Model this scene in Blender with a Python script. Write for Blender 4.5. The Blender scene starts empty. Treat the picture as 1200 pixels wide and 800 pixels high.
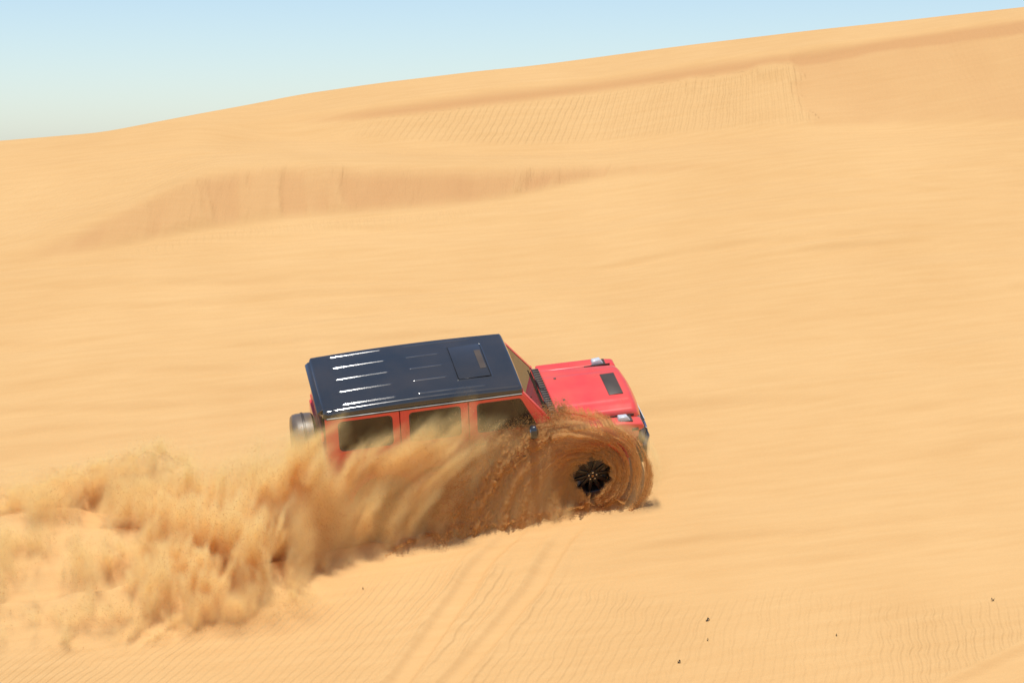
import bpy, bmesh, math, random
import numpy as np
from mathutils import Matrix, Vector

random.seed(7)
RNG = np.random.default_rng(11)
SC = bpy.context.scene
COL = SC.collection

# ------------------------------------------------------------------ camera, sky, sun, exposure
cam_data = bpy.data.cameras.new("camera")
cam = bpy.data.objects.new("camera", cam_data)
COL.objects.link(cam)
cam.location = (0, 0, 0)
cam.rotation_euler = (math.radians(90 - 5.0), 0, 0)
cam_data.sensor_width = 36.0
cam_data.lens = 78.0
cam_data.clip_start = 0.5
cam_data.clip_end = 8000
SC.camera = cam

SUN_DIR = Vector((-0.02, -0.275, 0.961)).normalized()          # towards the sun: high, just beyond the dune
sun_el = math.asin(SUN_DIR.z)
sun_az = math.atan2(SUN_DIR.x, SUN_DIR.y)
sun_data = bpy.data.lights.new("sun", 'SUN')
sun_data.energy = 3.7
sun_data.angle = math.radians(0.53)
sun_data.color = (1.0, 0.955, 0.88)
sun = bpy.data.objects.new("sun", sun_data)
COL.objects.link(sun)
sun.rotation_euler = SUN_DIR.to_track_quat('Z', 'Y').to_euler()
sun.location = (0, 0, 60)

world = bpy.data.worlds.new("World")
SC.world = world
world.use_nodes = True
wn = world.node_tree.nodes
wl = world.node_tree.links
wn.clear()
wo = wn.new('ShaderNodeOutputWorld')
wb = wn.new('ShaderNodeBackground')
sky = wn.new('ShaderNodeTexSky')
sky.sky_type = 'NISHITA'
sky.sun_disc = False
sky.sun_elevation = sun_el
sky.sun_rotation = sun_az
sky.altitude = 100
sky.air_density = 0.8
sky.dust_density = 0.42
sky.ozone_density = 2.5
wb.inputs['Strength'].default_value = 0.121
wl.new(sky.outputs[0], wb.inputs['Color'])
wl.new(wb.outputs[0], wo.inputs['Surface'])

SC.view_settings.view_transform = 'Standard'
SC.view_settings.look = 'None'
SC.view_settings.gamma = 1.0
SC.view_settings.exposure = 0.21
SC.render.engine = 'CYCLES'
SC.cycles.use_denoising = True
SC.cycles.max_bounces = 24
SC.cycles.diffuse_bounces = 6
SC.cycles.glossy_bounces = 3
SC.cycles.transparent_max_bounces = 12
SC.cycles.volume_bounces = 20
SC.cycles.volume_step_rate = 1.0
SC.cycles.volume_max_steps = 512

# ------------------------------------------------------------------ node helpers / materials
def new_mat(name):
    m = bpy.data.materials.new(name)
    m.use_nodes = True
    nt = m.node_tree
    return m, nt, nt.nodes['Principled BSDF']

def paint(name, col, rough=0.3, metal=0.0, coat=0.0, dust=0.0, spec=0.5, grain=0.0):
    """procedural painted / plastic / metal surface: a little uneven gloss, and dust of its own on it"""
    m, nt, b = new_mat(name)
    n, l = nt.nodes, nt.links
    tc = n.new('ShaderNodeTexCoord')
    ns = n.new('ShaderNodeTexNoise'); ns.inputs['Scale'].default_value = 3.0; ns.inputs['Detail'].default_value = 6
    l.new(tc.outputs['Object'], ns.inputs['Vector'])
    mr = n.new('ShaderNodeMapRange')
    mr.inputs['From Min'].default_value = 0.3; mr.inputs['From Max'].default_value = 0.7
    mr.inputs['To Min'].default_value = max(0.02, rough * 0.8); mr.inputs['To Max'].default_value = min(1, rough * 1.3)
    l.new(ns.outputs['Fac'], mr.inputs['Value']); l.new(mr.outputs[0], b.inputs['Roughness'])
    mix = n.new('ShaderNodeMix'); mix.data_type = 'RGBA'
    mix.inputs[6].default_value = (*col, 1); mix.inputs[7].default_value = (0.50, 0.31, 0.15, 1)
    mr2 = n.new('ShaderNodeMapRange')
    mr2.inputs['From Min'].default_value = 0.35; mr2.inputs['From Max'].default_value = 0.75
    mr2.inputs['To Min'].default_value = dust * 0.4; mr2.inputs['To Max'].default_value = dust * 1.6
    ns2 = n.new('ShaderNodeTexNoise'); ns2.inputs['Scale'].default_value = 1.7; ns2.inputs['Detail'].default_value = 8
    l.new(tc.outputs['Object'], ns2.inputs['Vector'])
    l.new(ns2.outputs['Fac'], mr2.inputs['Value']); l.new(mr2.outputs[0], mix.inputs[0])
    l.new(mix.outputs[2], b.inputs['Base Color'])
    b.inputs['Metallic'].default_value = metal
    b.inputs['Specular IOR Level'].default_value = spec
    b.inputs['Coat Weight'].default_value = coat
    b.inputs['Coat Roughness'].default_value = 0.04
    if grain:
        bp = n.new('ShaderNodeBump'); bp.inputs['Strength'].default_value = 0.4; bp.inputs['Distance'].default_value = grain
        n3 = n.new('ShaderNodeTexNoise'); n3.inputs['Scale'].default_value = 90
        l.new(tc.outputs['Object'], n3.inputs['Vector']); l.new(n3.outputs['Fac'], bp.inputs['Height']); l.new(bp.outputs[0], b.inputs['Normal'])
    return m

def glass(name, tint, clear=0.5, rough=0.02):
    m, nt, b = new_mat(name)
    n, l = nt.nodes, nt.links
    tr = n.new('ShaderNodeBsdfTransparent'); tr.inputs['Color'].default_value = (*tint, 1)
    gl = n.new('ShaderNodeBsdfGlossy'); gl.inputs['Roughness'].default_value = rough
    tc = n.new('ShaderNodeTexCoord')
    ns = n.new('ShaderNodeTexNoise'); ns.inputs['Scale'].default_value = 4; ns.inputs['Detail'].default_value = 8
    l.new(tc.outputs['Object'], ns.inputs['Vector'])
    df = n.new('ShaderNodeBsdfDiffuse'); df.inputs['Color'].default_value = (0.5, 0.32, 0.17, 1)
    mr = n.new('ShaderNodeMapRange'); mr.inputs['To Min'].default_value = 0.02; mr.inputs['To Max'].default_value = 0.02 + 0.4 * (1 - clear)
    mr.inputs['From Min'].default_value = 0.3; mr.inputs['From Max'].default_value = 0.75
    l.new(ns.outputs['Fac'], mr.inputs['Value'])
    fr = n.new('ShaderNodeFresnel'); fr.inputs['IOR'].default_value = 1.5
    m1 = n.new('ShaderNodeMixShader'); m2 = n.new('ShaderNodeMixShader')
    l.new(fr.outputs[0], m1.inputs[0]); l.new(tr.outputs[0], m1.inputs[1]); l.new(gl.outputs[0], m1.inputs[2])
    l.new(mr.outputs[0], m2.inputs[0]); l.new(m1.outputs[0], m2.inputs[1]); l.new(df.outputs[0], m2.inputs[2])
    l.new(m2.outputs[0], n['Material Output'].inputs['Surface'])
    return m

M = {}
M['red'] = paint('red_paint', (0.74, 0.04, 0.045), 0.32, coat=0.6, dust=0.15)
M['black'] = paint('black_gloss_paint', (0.015, 0.021, 0.026), 0.10, coat=1.0, dust=0.035)
M['trim'] = paint('black_trim', (0.02, 0.021, 0.023), 0.38, dust=0.10)
M['grille'] = paint('grey_grille', (0.06, 0.065, 0.075), 0.45, dust=0.15)
M['chrome'] = paint('chrome', (0.75, 0.76, 0.78), 0.12, metal=1.0, dust=0.03)
M['steel'] = paint('dark_grey_steel', (0.055, 0.058, 0.06), 0.36, metal=0.0, coat=0.25, dust=0.22)
M['tyre'] = paint('tyre_rubber', (0.018, 0.018, 0.018), 0.8, dust=0.22, grain=0.003)
M['alloy'] = paint('black_alloy', (0.012, 0.011, 0.011), 0.3, dust=0.03)
M['seat'] = paint('dark_leather', (0.03, 0.028, 0.026), 0.5)
M['cream'] = paint('cream_lining', (0.42, 0.38, 0.28), 0.8)
M['lamp'] = paint('clear_lamp_glass', (0.55, 0.58, 0.62), 0.12, coat=1.0, dust=0.02)
M['amber'] = paint('amber_lens', (0.6, 0.2, 0.02), 0.15, coat=1.0)
M['redlens'] = paint('red_lens', (0.4, 0.01, 0.01), 0.15, coat=1.0)
M['glass'] = glass('side_window_glass', (0.52, 0.56, 0.50), 0.7)
M['windscreen'] = glass('windscreen_glass', (0.50, 0.66, 0.76), 0.85)
M['roofglass'] = glass('sunroof_glass', (0.22, 0.26, 0.28), 0.9)

# ------------------------------------------------------------------ mesh helpers
def finish(name, bm, mat, parent=None, bevel=0.0, segs=2, smooth=False, ang=30):
    if bevel > 0:
        bmesh.ops.recalc_face_normals(bm, faces=bm.faces)
        es = [e for e in bm.edges if len(e.link_faces) == 2 and e.calc_face_angle(0) > math.radians(ang)]
        bmesh.ops.bevel(bm, geom=es, offset=bevel, segments=segs, profile=0.5, affect='EDGES', clamp_overlap=True)
    bmesh.ops.recalc_face_normals(bm, faces=bm.faces)
    me = bpy.data.meshes.new(name)
    bm.to_mesh(me); bm.free()
    if smooth or bevel > 0:
        me.shade_smooth()
        try:
            me.set_sharp_from_angle(angle=math.radians(38))
        except Exception:
            pass
    if mat: me.materials.append(mat)
    o = bpy.data.objects.new(name, me)
    COL.objects.link(o)
    if parent: o.parent = parent
    return o

def box_bm(c, s, bm=None, rot=None):
    bm = bm or bmesh.new()
    mt = Matrix.Translation(Vector(c))
    if rot is not None: mt = mt @ rot
    mt = mt @ Matrix.Diagonal((*s, 1))
    bmesh.ops.create_cube(bm, size=1.0, matrix=mt)
    return bm

def box(name, c, s, mat, parent, bevel=0.008, rot=None, segs=2):
    return finish(name, box_bm(c, s, None, rot), mat, parent, bevel, segs)

def prism_bm(pts, a, b, axis='y', bm=None, top=None):
    """polygon extruded along an axis; `top` gives the far polygon when it differs"""
    bm = bm or bmesh.new()
    def P(p, t):
        return {'y': (p[0], t, p[1]), 'x': (t, p[0], p[1]), 'z': (p[0], p[1], t)}[axis]
    A = [bm.verts.new(P(p, a)) for p in pts]
    B = [bm.verts.new(P(p, b)) for p in (top or pts)]
    bm.faces.new(A); bm.faces.new(B[::-1])
    n = len(pts)
    for i in range(n):
        bm.faces.new((A[i], B[i], B[(i + 1) % n], A[(i + 1) % n]))
    return bm

def hexa_bm(p8, bm=None):
    """eight corners: four of one face then the four of the face opposite"""
    bm = bm or bmesh.new()
    v = [bm.verts.new(p) for p in p8]
    for f in ((0, 1, 2, 3), (7, 6, 5, 4), (0, 4, 5, 1), (1, 5, 6, 2), (2, 6, 7, 3), (3, 7, 4, 0)):
        bm.faces.new([v[i] for i in f])
    return bm

def lathe_bm(prof, c, axis='y', n=40, bm=None):
    bm = bm or bmesh.new()
    rings = []
    for r, t in prof:
        ring = []
        for k in range(n):
            a = 2 * math.pi * k / n
            u, w = r * math.cos(a), r * math.sin(a)
            p = {'y': (u, t, w), 'x': (t, u, w), 'z': (u, w, t)}[axis]
            ring.append(bm.verts.new((c[0] + p[0], c[1] + p[1], c[2] + p[2])))
        rings.append(ring)
    for a, b in zip(rings, rings[1:]):
        for k in range(n):
            bm.faces.new((a[k], a[(k + 1) % n], b[(k + 1) % n], b[k]))
    for ring, r_ in ((rings[0], prof[0][0]), (rings[-1], prof[-1][0])):
        if r_ > 0.02: continue
        try: bm.faces.new(ring)
        except ValueError: pass
    return bm

def tube_bm(pts, r, n=8, bm=None):
    bm = bm or bmesh.new()
    pts = [Vector(p) for p in pts]
    rings = []
    for i, p in enumerate(pts):
        t = (pts[min(i + 1, len(pts) - 1)] - pts[max(i - 1, 0)]).normalized()
        u = t.cross(Vector((0, 0, 1)))
        if u.length < 1e-3: u = Vector((1, 0, 0))
        u.normalize(); w = u.cross(t)
        rr = r[i] if isinstance(r, (list, tuple)) else r
        rings.append([bm.verts.new(p + (u * math.cos(2 * math.pi * k / n) + w * math.sin(2 * math.pi * k / n)) * rr) for k in range(n)])
    for a, b in zip(rings, rings[1:]):
        for k in range(n): bm.faces.new((a[k], a[(k + 1) % n], b[(k + 1) % n], b[k]))
    bm.faces.new(rings[0]); bm.faces.new(rings[-1][::-1])
    return bm

def grid_mesh(name, X, Y, Z, mat, parent=None):
    ny, nx = X.shape
    v = np.stack([X.ravel(), Y.ravel(), Z.ravel()], 1)
    i = np.arange(ny * nx).reshape(ny, nx)
    f = np.stack([i[:-1, :-1], i[:-1, 1:], i[1:, 1:], i[1:, :-1]], -1).reshape(-1, 4)
    me = bpy.data.meshes.new(name)
    me.vertices.add(len(v)); me.vertices.foreach_set('co', v.astype(np.float32).ravel())
    me.loops.add(len(f) * 4); me.loops.foreach_set('vertex_index', f.astype(np.int32).ravel())
    me.polygons.add(len(f))
    me.polygons.foreach_set('loop_start', np.arange(0, len(f) * 4, 4, dtype=np.int32))
    me.polygons.foreach_set('loop_total', np.full(len(f), 4, np.int32))
    me.update(calc_edges=True)
    me.shade_smooth()
    if mat: me.materials.append(mat)
    o = bpy.data.objects.new(name, me)
    COL.objects.link(o)
    if parent: o.parent = parent
    return o

# ------------------------------------------------------------------ where the car stands (on the side slope)
CAR = Matrix(((0.9764, -0.2157, -0.0134, -0.482),
              (0.1863, 0.8718, -0.4531, 31.223),
              (0.1094, 0.4399, 0.8913, -4.657),
              (0, 0, 0, 1)))
CR = np.array([[CAR[i][j] for j in range(3)] for i in range(3)]); CT = np.array([CAR[i][3] for i in range(3)])

def plane_z(x, y):
    return -4.657 + 0.0151 * (x + 0.482) + 0.5084 * (y - 31.223)

# ------------------------------------------------------------------ the dune
def vnoise(u, v, seed):
    r = np.random.default_rng(seed).random((256, 256))
    iu = np.floor(u).astype(int); iv = np.floor(v).astype(int)
    fu = u - iu; fv = v - iv
    fu = fu * fu * (3 - 2 * fu); fv = fv * fv * (3 - 2 * fv)
    a = r[iu & 255, iv & 255]; b = r[(iu + 1) & 255, iv & 255]
    c = r[iu & 255, (iv + 1) & 255]; d = r[(iu + 1) & 255, (iv + 1) & 255]
    return (a * (1 - fu) + b * fu) * (1 - fv) + (c * (1 - fu) + d * fu) * fv - 0.5

def fbm(u, v, seed, oct=4):
    s = 0; a = 1.0
    for k in range(oct):
        s = s + a * vnoise(u * 2 ** k + 17.3 * k, v * 2 ** k - 9.1 * k, seed + k); a *= 0.5
    return s

def sstep(a, b, x):
    t = np.clip((x - a) / (b - a), 0, 1)
    return t * t * (3 - 2 * t)

BREAKS = [  # surveyed break lines of the dune face: (x, y, z) from left to right, one list per line
    [(-13.02, 33.67, -3.6), (-7.78, 33.55, -3.59), (-6.22, 33.51, -3.58), (-4.79, 33.47, -3.58), (-3.88, 33.45, -3.58), (-3.23, 33.43, -3.57), (-1.94, 33.4, -3.57), (-0.52, 33.37, -3.57), (0.26, 33.35, -3.56), (1.29, 33.32, -3.56), (3.22, 33.28, -3.56), (4.5, 33.24, -3.55), (5.78, 33.21, -3.55), (7.7, 33.17, -3.55), (12.78, 33.04, -3.53)],
    [(-14.0, 36.33, -2.41), (-8.53, 36.94, -2.06), (-6.92, 37.49, -1.83), (-5.45, 38.3, -1.5), (-4.47, 38.77, -1.34), (-3.74, 38.91, -1.27), (-2.26, 39.14, -1.16), (-0.61, 39.4, -1.03), (0.31, 39.79, -0.86), (1.55, 40.36, -0.61), (3.87, 40.4, -0.42), (5.44, 40.51, -0.29), (7.03, 40.74, -0.16), (9.44, 41.06, 0.01), (15.96, 41.69, 0.36)],
    [(-14.14, 36.7, -2.22), (-8.58, 37.18, -1.9), (-7.06, 38.28, -1.21), (-5.62, 39.59, -0.42), (-4.61, 40.05, -0.27), (-3.85, 40.15, -0.24), (-2.31, 40.19, -0.28), (-0.62, 40.3, -0.32), (0.31, 40.53, -0.3), (1.57, 40.84, -0.27), (3.91, 40.76, -0.24), (5.49, 40.89, -0.12), (7.09, 41.15, 0.01), (9.54, 41.52, 0.2), (16.25, 42.47, 0.69)],
    [(-15.42, 40.18, -0.65), (-9.36, 40.71, -0.35), (-7.5, 40.74, -0.23), (-5.84, 41.22, 0.01), (-4.85, 42.23, 0.17), (-4.06, 42.35, 0.14), (-2.41, 41.9, 0.01), (-0.64, 41.92, -0.04), (0.32, 41.97, -0.06), (1.62, 42.22, -0.02), (4.05, 42.34, 0.14), (5.68, 42.37, 0.27), (7.34, 42.63, 0.33), (9.76, 42.5, 0.41), (16.1, 42.08, 0.6)],
    [(-15.56, 40.56, -0.5), (-9.43, 41.01, -0.23), (-7.56, 41.09, -0.09), (-5.92, 41.75, 0.23), (-4.89, 42.61, 0.35), (-4.1, 42.82, 0.4), (-2.46, 42.83, 0.56), (-0.66, 43.32, 0.8), (0.33, 43.6, 0.92), (1.68, 44.03, 1.07), (4.24, 44.34, 1.36), (5.94, 44.42, 1.67), (7.7, 44.83, 1.92), (10.31, 45.02, 2.23), (17.32, 45.47, 2.98)],
    [(-15.67, 40.86, -0.4), (-9.49, 41.28, -0.13), (-7.62, 41.45, 0.04), (-5.97, 42.16, 0.39), (-4.93, 42.89, 0.5), (-4.13, 43.15, 0.62), (-2.48, 43.2, 0.86), (-0.67, 43.74, 1.16), (0.34, 43.99, 1.27), (1.7, 44.41, 1.4), (4.28, 44.78, 1.75), (5.98, 44.77, 1.95), (7.76, 45.22, 2.21), (10.42, 45.54, 2.6), (17.54, 46.08, 3.4)],
    [(-15.72, 41.01, -0.35), (-9.69, 42.18, 0.14), (-7.78, 42.31, 0.3), (-6.09, 43.01, 0.65), (-5.07, 44.18, 0.88), (-4.27, 44.64, 1.06), (-2.56, 44.72, 1.32), (-0.69, 45.11, 1.57), (0.35, 45.39, 1.68), (1.75, 45.97, 1.86), (4.41, 46.19, 2.17), (6.17, 46.2, 2.38), (7.98, 46.48, 2.59), (10.63, 46.48, 2.89), (18.07, 47.5, 3.83)],
]

def build_dune():
    xs = np.concatenate([[-160, -110, -80, -60, -45, -35, -28, -22, -18, -15, -13], np.arange(-11.5, 12.5, 0.045), [14, 16, 19, 23, 28, 35, 45, 60, 80, 110, 160]])
    ys = np.concatenate([[-40, -30, -20, -12, -6, -2, 0, 2, 4], np.arange(6, 24, 0.8), np.arange(24.5, 48.6, 0.042), np.arange(49.2, 62, 0.8), [65, 70, 76, 84, 94, 110]])
    nx = len(xs)
    lines = []
    xd = np.arange(-40, 40.01, 0.1)
    k = np.hanning(13); k /= k.sum()
    for L in BREAKS:
        a = np.array(L)
        out = []
        for j in (1, 2):
            w = np.interp(xd, a[:, 0], a[:, j])
            w = np.convolve(np.pad(w, 6, mode='edge'), k, 'valid')
            out.append(np.interp(xs, xd, w))
        lines.append(out)
    wob = 0.10 * (vnoise(xs * 0.8, xs * 0, 5) + vnoise(xs * 2.2, xs * 0, 6) * 0.4)
    yd = np.arange(-42, 112, 0.05)
    zz = np.empty((len(yd), nx))
    ker = np.hanning(11); ker /= ker.sum()
    for i, x in enumerate(xs):
        yn = [-42, 0.5, 3, 13, 17, 19.5, 21.5]
        zn = [-3.0, -1.75, -2.2, -8.8, -10.7, -10.5, plane_z(np.clip(x, -30, 30), 21.5)]
        for q, (ly, lz) in enumerate(lines):
            yn.append(ly[i]); zn.append(lz[i])
        yc, zc = yn[-1], zn[-1]
        yn += [yc + 2.0, yc + 14, yc + 45, 200]
        zn += [zc - 0.45, zc - 5.0, -13.5, -14]
        w = np.interp(yd, yn, zn)
        w = np.convolve(np.pad(w, 5, mode='edge'), ker, 'valid')
        zz[:, i] = w
    Z = np.empty((len(ys), nx))
    for i in range(nx): Z[:, i] = np.interp(ys, yd, zz[:, i])
    X, Y = np.meshgrid(xs, ys)
    y1, y2, y3, y3b, y4, y5 = [np.broadcast_to(l[0], X.shape) for l in lines[1:]]
    S = (Y - 31.2) * 1.12                                    # distance up the slope
    side = sstep(70, 40, np.abs(X))
    Z = Z * side + (-13.5) * (1 - side) * (Y > 20) + Z * (1 - side) * (Y <= 20)
    # wind streaks running across the slope
    near = sstep(28.0, 30.5, Y) * sstep(0.25, -0.6, Y - y1) + 0.35 * sstep(28.0, 27, Y) + 0.5 * sstep(0.0, 0.5, Y - y2) * sstep(0.3, -0.2, Y - y3)
    v = S - 0.20 * X + 0.05 * np.sin(X * 0.5)
    st = 0.045 * vnoise(X * 0.13, v * 1.1, 21) + 0.028 * vnoise(X * 0.28, v * 2.7, 22) + 0.010 * vnoise(X * 0.5, v * 6.5, 23)
    Z += 2.7 * near * st
    Z += 0.10 * vnoise(X * 0.22, Y * 0.35, 31) * sstep(24, 27, Y)
    # thin wind-cut steps, long and low, one above the other
    rl = np.random.default_rng(91)
    rows = np.where((ys > 28) & (ys < 42.5))[0]; r0, r1 = rows[0], rows[-1] + 1
    Xs, Ys = X[r0:r1], Y[r0:r1]
    y1s = y1[r0:r1]
    for k in range(64):
        yc0 = rl.uniform(29.5, 40.4); xc0 = rl.uniform(-9, 11); hw = rl.uniform(1.6, 5.5)
        sl = rl.uniform(0.04, 0.16) + 0.05 * (xc0 > 2); cv = rl.uniform(-0.012, 0.012)
        hgt_ = rl.uniform(0.018, 0.050); wd = rl.uniform(0.05, 0.13)
        dd = Ys - (yc0 + sl * (Xs - xc0) + cv * (Xs - xc0) ** 2 + 0.05 * np.sin(Xs * 1.3 + k) + 0.05 * vnoise(Xs * 1.7, Xs * 0 + k, 92))
        f = sstep(-hw, -hw * 0.3, Xs - xc0) * sstep(hw, hw * 0.3, Xs - xc0) * (sstep(0.1, -0.3, Ys - y1s) if yc0 < 39 else sstep(1.0, 3.0, Xs))
        Z[r0:r1] += f * hgt_ * (sstep(-wd, wd, dd) * np.exp(-np.clip(dd, 0, 9) / 0.55) - 0.4 * np.exp(-((dd + wd * 1.6) / (wd * 1.3)) ** 2))
    # old wheel tracks crossing the streaks up on the right
    for (ax, ay, bx, by, w, d) in ((1.2, 39.15, 12.0, 40.6, 0.13, 0.022), (1.8, 38.55, 12.0, 39.9, 0.13, 0.022), (0.6, 37.3, 12, 38.9, 0.16, 0.02), (2.4, 36.6, 12, 37.6, 0.2, 0.015), (-8, 36.1, 2.5, 37.9, 0.18, 0.012), (4.2, 39.9, 9.0, 39.1, 0.12, 0.02), (3.6, 40.15, 9.0, 39.5, 0.12, 0.02)):
        t = np.clip((X - ax) / (bx - ax), 0, 1)
        dd = Y - (ay + (by - ay) * t) - 0.06 * np.sin(X * 0.9 + ax)
        f = sstep(ax - 0.3, ax + 1.5, X) * sstep(bx + 0.5, bx - 2, X)
        Z += f * d * (np.exp(-((dd - w * 1.3) / w) ** 2) * 0.5 - np.exp(-(dd / w) ** 2))
    # tyre tracks coming down towards the camera
    smooth_m = np.zeros_like(X)
    def track(P, w, d):
        nonlocal Z, smooth_m
        P = np.array(P)
        xc = np.interp(Y, P[:, 1], P[:, 0])
        dd = (X - xc) + 0.03 * vnoise(Y * 1.6, Y * 0 + w, 41)
        f = sstep(P[-1, 1] + 0.1, P[-1, 1] - 1.2, Y)
        Z += f * d * (-sstep(w * 1.05, w * 0.5, np.abs(dd)) + 0.6 * np.exp(-((np.abs(dd) - w * 1.35) / (w * 0.45)) ** 2))
        smooth_m = np.maximum(smooth_m, f * sstep(w * 1.3, w * 0.9, np.abs(dd)))
    track([(-1.68, 26.86), (-1.44, 27.28), (-0.89, 28.4), (-0.46, 29.27), (-0.06, 29.85), (0.3, 30.45)], 0.18, 0.055)
    track([(-1.05, 26.85), (-0.8, 27.27), (-0.22, 28.15), (0.28, 28.93), (0.69, 29.74), (1.01, 30.43)], 0.16, 0.050)
    # ridge and smooth track low on the right
    c = 26.94 + (X - 4.96) * 0.535
    dd = (Y - c)
    f = sstep(4.2, 5.4, X)
    Z += f * (0.030 * np.exp(-(dd / 0.07) ** 2) - 0.03 * sstep(0.0, -0.12, dd) * sstep(-0.55, -0.3, dd))
    smooth_m = np.maximum(smooth_m, f * sstep(0.06, -0.02, dd) * sstep(-0.55, -0.42, dd))
    # ruts the car has ploughed: near side, far side
    rx = np.array([-9, -6.2, -4.0, -2.3, -0.93, 0.0, 1.07, 1.8, 2.3]); ry = np.array([28.4, 28.9, 29.35, 29.75, 30.05, 30.34, 30.72, 30.95, 31.1])
    dd = Y - np.interp(X, rx, ry) - 0.05 * vnoise(X * 4, X * 0, 51)
    f = sstep(2.35, 1.7, X) * sstep(-9, -4.5, X)
    cl = 1 + 1.2 * vnoise(X * 6, Y * 6, 52)
    Z += f * (0.085 * cl * np.exp(-((dd + 0.12) / 0.12) ** 2) - 0.16 * np.exp(-((dd - 0.22) / 0.22) ** 2))
    smooth_m = np.maximum(smooth_m, f * sstep(-0.55, -0.25, dd) * sstep(0.8, 0.5, dd))
    rx = np.array([-12, -8, -7.3, -6.1, -5.0, -4.4, -2.5, 0, 2]); ry = np.array([31.25, 31.4, 31.42, 31.6, 31.35, 31.25, 31.7, 32.2, 32.6])
    dd = Y - np.interp(X, rx, ry)
    f = sstep(-1.5, -3.0, X)
    nz = np.clip(fbm(X * 3.2 + Y, (Y - 0.6 * X) * 5.0, 53), -1, 1)
    Z += f * (0.10 * (0.7 + 1.3 * nz) * np.exp(-((dd) / 0.20) ** 2) - 0.05 * np.exp(-((dd + 0.38) / 0.25) ** 2))
    b = np.exp(-((X + 5.35) / 0.75) ** 4)                      # thick ploughed berm behind the car
    nz2 = np.clip(fbm(X * 5.0, Y * 7.0, 57), -1, 1)
    Z += b * (0.30 * (1 + 0.5 * nz + 0.35 * nz2) * sstep(30.98 + 0.07 * nz, 31.10 + 0.07 * nz, Y) * sstep(31.75, 31.3, Y) - 0.20 * sstep(31.04 + 0.07 * nz, 30.95 + 0.07 * nz, Y) * sstep(30.1, 30.85, Y))
    # slumps and avalanche lobes on the slip faces
    face = sstep(-0.05, 0.25, Y - y1) * sstep(0.1, -0.25, Y - y2) * sstep(4.5, 1.5, X) * sstep(-7.6, -6.0, X)
    lob = sstep(-0.08, 0.22, fbm(X * 1.6 + 0.25 * np.sin(Y * 2.1), (Y - y1) * 0.30, 61, 4))
    Z += face * (0.07 * lob + 0.05 * vnoise(X * 3.0, (Y - y1) * 0.5, 62) + 0.022 * vnoise(X * 7.5, (Y - y1) * 0.9, 67))
    up = sstep(0.0, 0.3, Y - y3) * sstep(0.1, -0.2, Y - y4)
    Z += up * 0.05 * sstep(5.4, 6.2, X) * fbm(X * 1.3, (Y - y3) * 0.35, 63, 3)
    Z += -0.07 * up * sstep(5.5, 5.75, X + 0.22 * vnoise(Y * 2.2, Y * 0, 64) + 0.12 * vnoise(Y * 7, X * 3, 65)) * sstep(9.0, 6.5, X) * sstep(0.1, 1.5, Y - y3)
    for (px_, py_, r_, h_) in ((3.55, 44.05, 0.16, 0.06), (4.9, 44.3, 0.14, 0.05), (5.15, 44.35, 0.2, 0.05)):
        Z += h_ * np.exp(-(((X - px_) / r_) ** 2 + ((Y - py_) / (r_ * 1.6)) ** 2)) - 0.6 * h_ * np.exp(-(((X - px_) / r_) ** 2 + ((Y - py_ + 1.6 * r_) / r_) ** 2))

    # ripple phase and strength, laid out with the wind on each part of the dune
    warp = 2.6 * fbm(X * 0.9, S * 0.7, 71, 3) + 2.6 * vnoise(X * 1.9, S * 4.2, 72) + 1.6 * vnoise(X * 4.1, S * 7.5, 77)
    brow_w = 0.5 * fbm(X * 0.8, S * 0.8, 73)
    cot = np.interp(X, [-7, -4, -1, 2, 5, 8], [0.75, 0.67, 0.50, 0.30, 0.10, 0.05])
    ph0 = 2 * np.pi / 0.118 * (X - cot * (S + 2.2)) + warp * (1.0 + 0.45 * sstep(0, 5, X))
    lim = np.interp(X, [-8, -4.5, -2.5, -0.5, 1, 2.5, 8], [27.9, 28.2, 28.9, 29.4, 29.2, 28.75, 28.6]) + brow_w
    am0 = sstep(0.35, -0.35, Y - lim) * (1.0 + 0.5 * fbm(X * 0.5, S * 0.5, 74))
    ph1 = 2 * np.pi / 0.135 * (X - np.interp(X, [-4, 0, 4, 5.7], [0.34, 0.28, 0.16, 0.0]) * (Y - y3) * 1.15) + warp * 0.40
    am1 = 1.5 * sstep(0.1, 0.4, Y - y3) * sstep(0.05, -0.12, Y - y3b) * sstep(-4.2, -2.5, X) * sstep(5.8, 5.6, X + 0.22 * vnoise(Y * 2.2, Y * 0, 64) + 0.12 * vnoise(Y * 7, X * 3, 65)) * (0.75 + 0.7 * fbm(X * 0.6, Y * 0.6, 66))
    ph2 = 2 * np.pi / 0.15 * (X * 0.75 - 0.66 * S) + warp * 0.5
    am2 = sstep(0.0, 0.3, Y - y2) * sstep(-4.2, -5.5, X) * sstep(0.2, -1.2, Y - y3) * 0.7
    ph3 = 2 * np.pi / 0.13 * (X + 0.1 * S) + warp
    am3 = (sstep(-0.75, -0.35, Y - y1) * sstep(0.0, -0.2, Y - y1) * sstep(-7.2, -6, X) * sstep(0.5, -1.0, X) * 0.8
           + sstep(5.8, 6.5, X) * sstep(0.1, 0.5, Y - y3) * sstep(-0.05, -0.3, Y - y4) * 0.35 * (0.6 + fbm(X * 0.7, Y * 0.5, 76)))
    amps = np.stack([am0, am1, am2, am3]); phs = np.stack([ph0, ph1, ph2, ph3])
    w = amps.argmax(0)
    phase = np.take_along_axis(phs, w[None], 0)[0]
    amp = np.take_along_axis(amps, w[None], 0)[0] * (1 - smooth_m)
    fl = face * (0.4 + 0.9 * np.clip(fbm(X * 1.1, Y * 0.2, 75) + 0.3, 0, 1))
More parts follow.
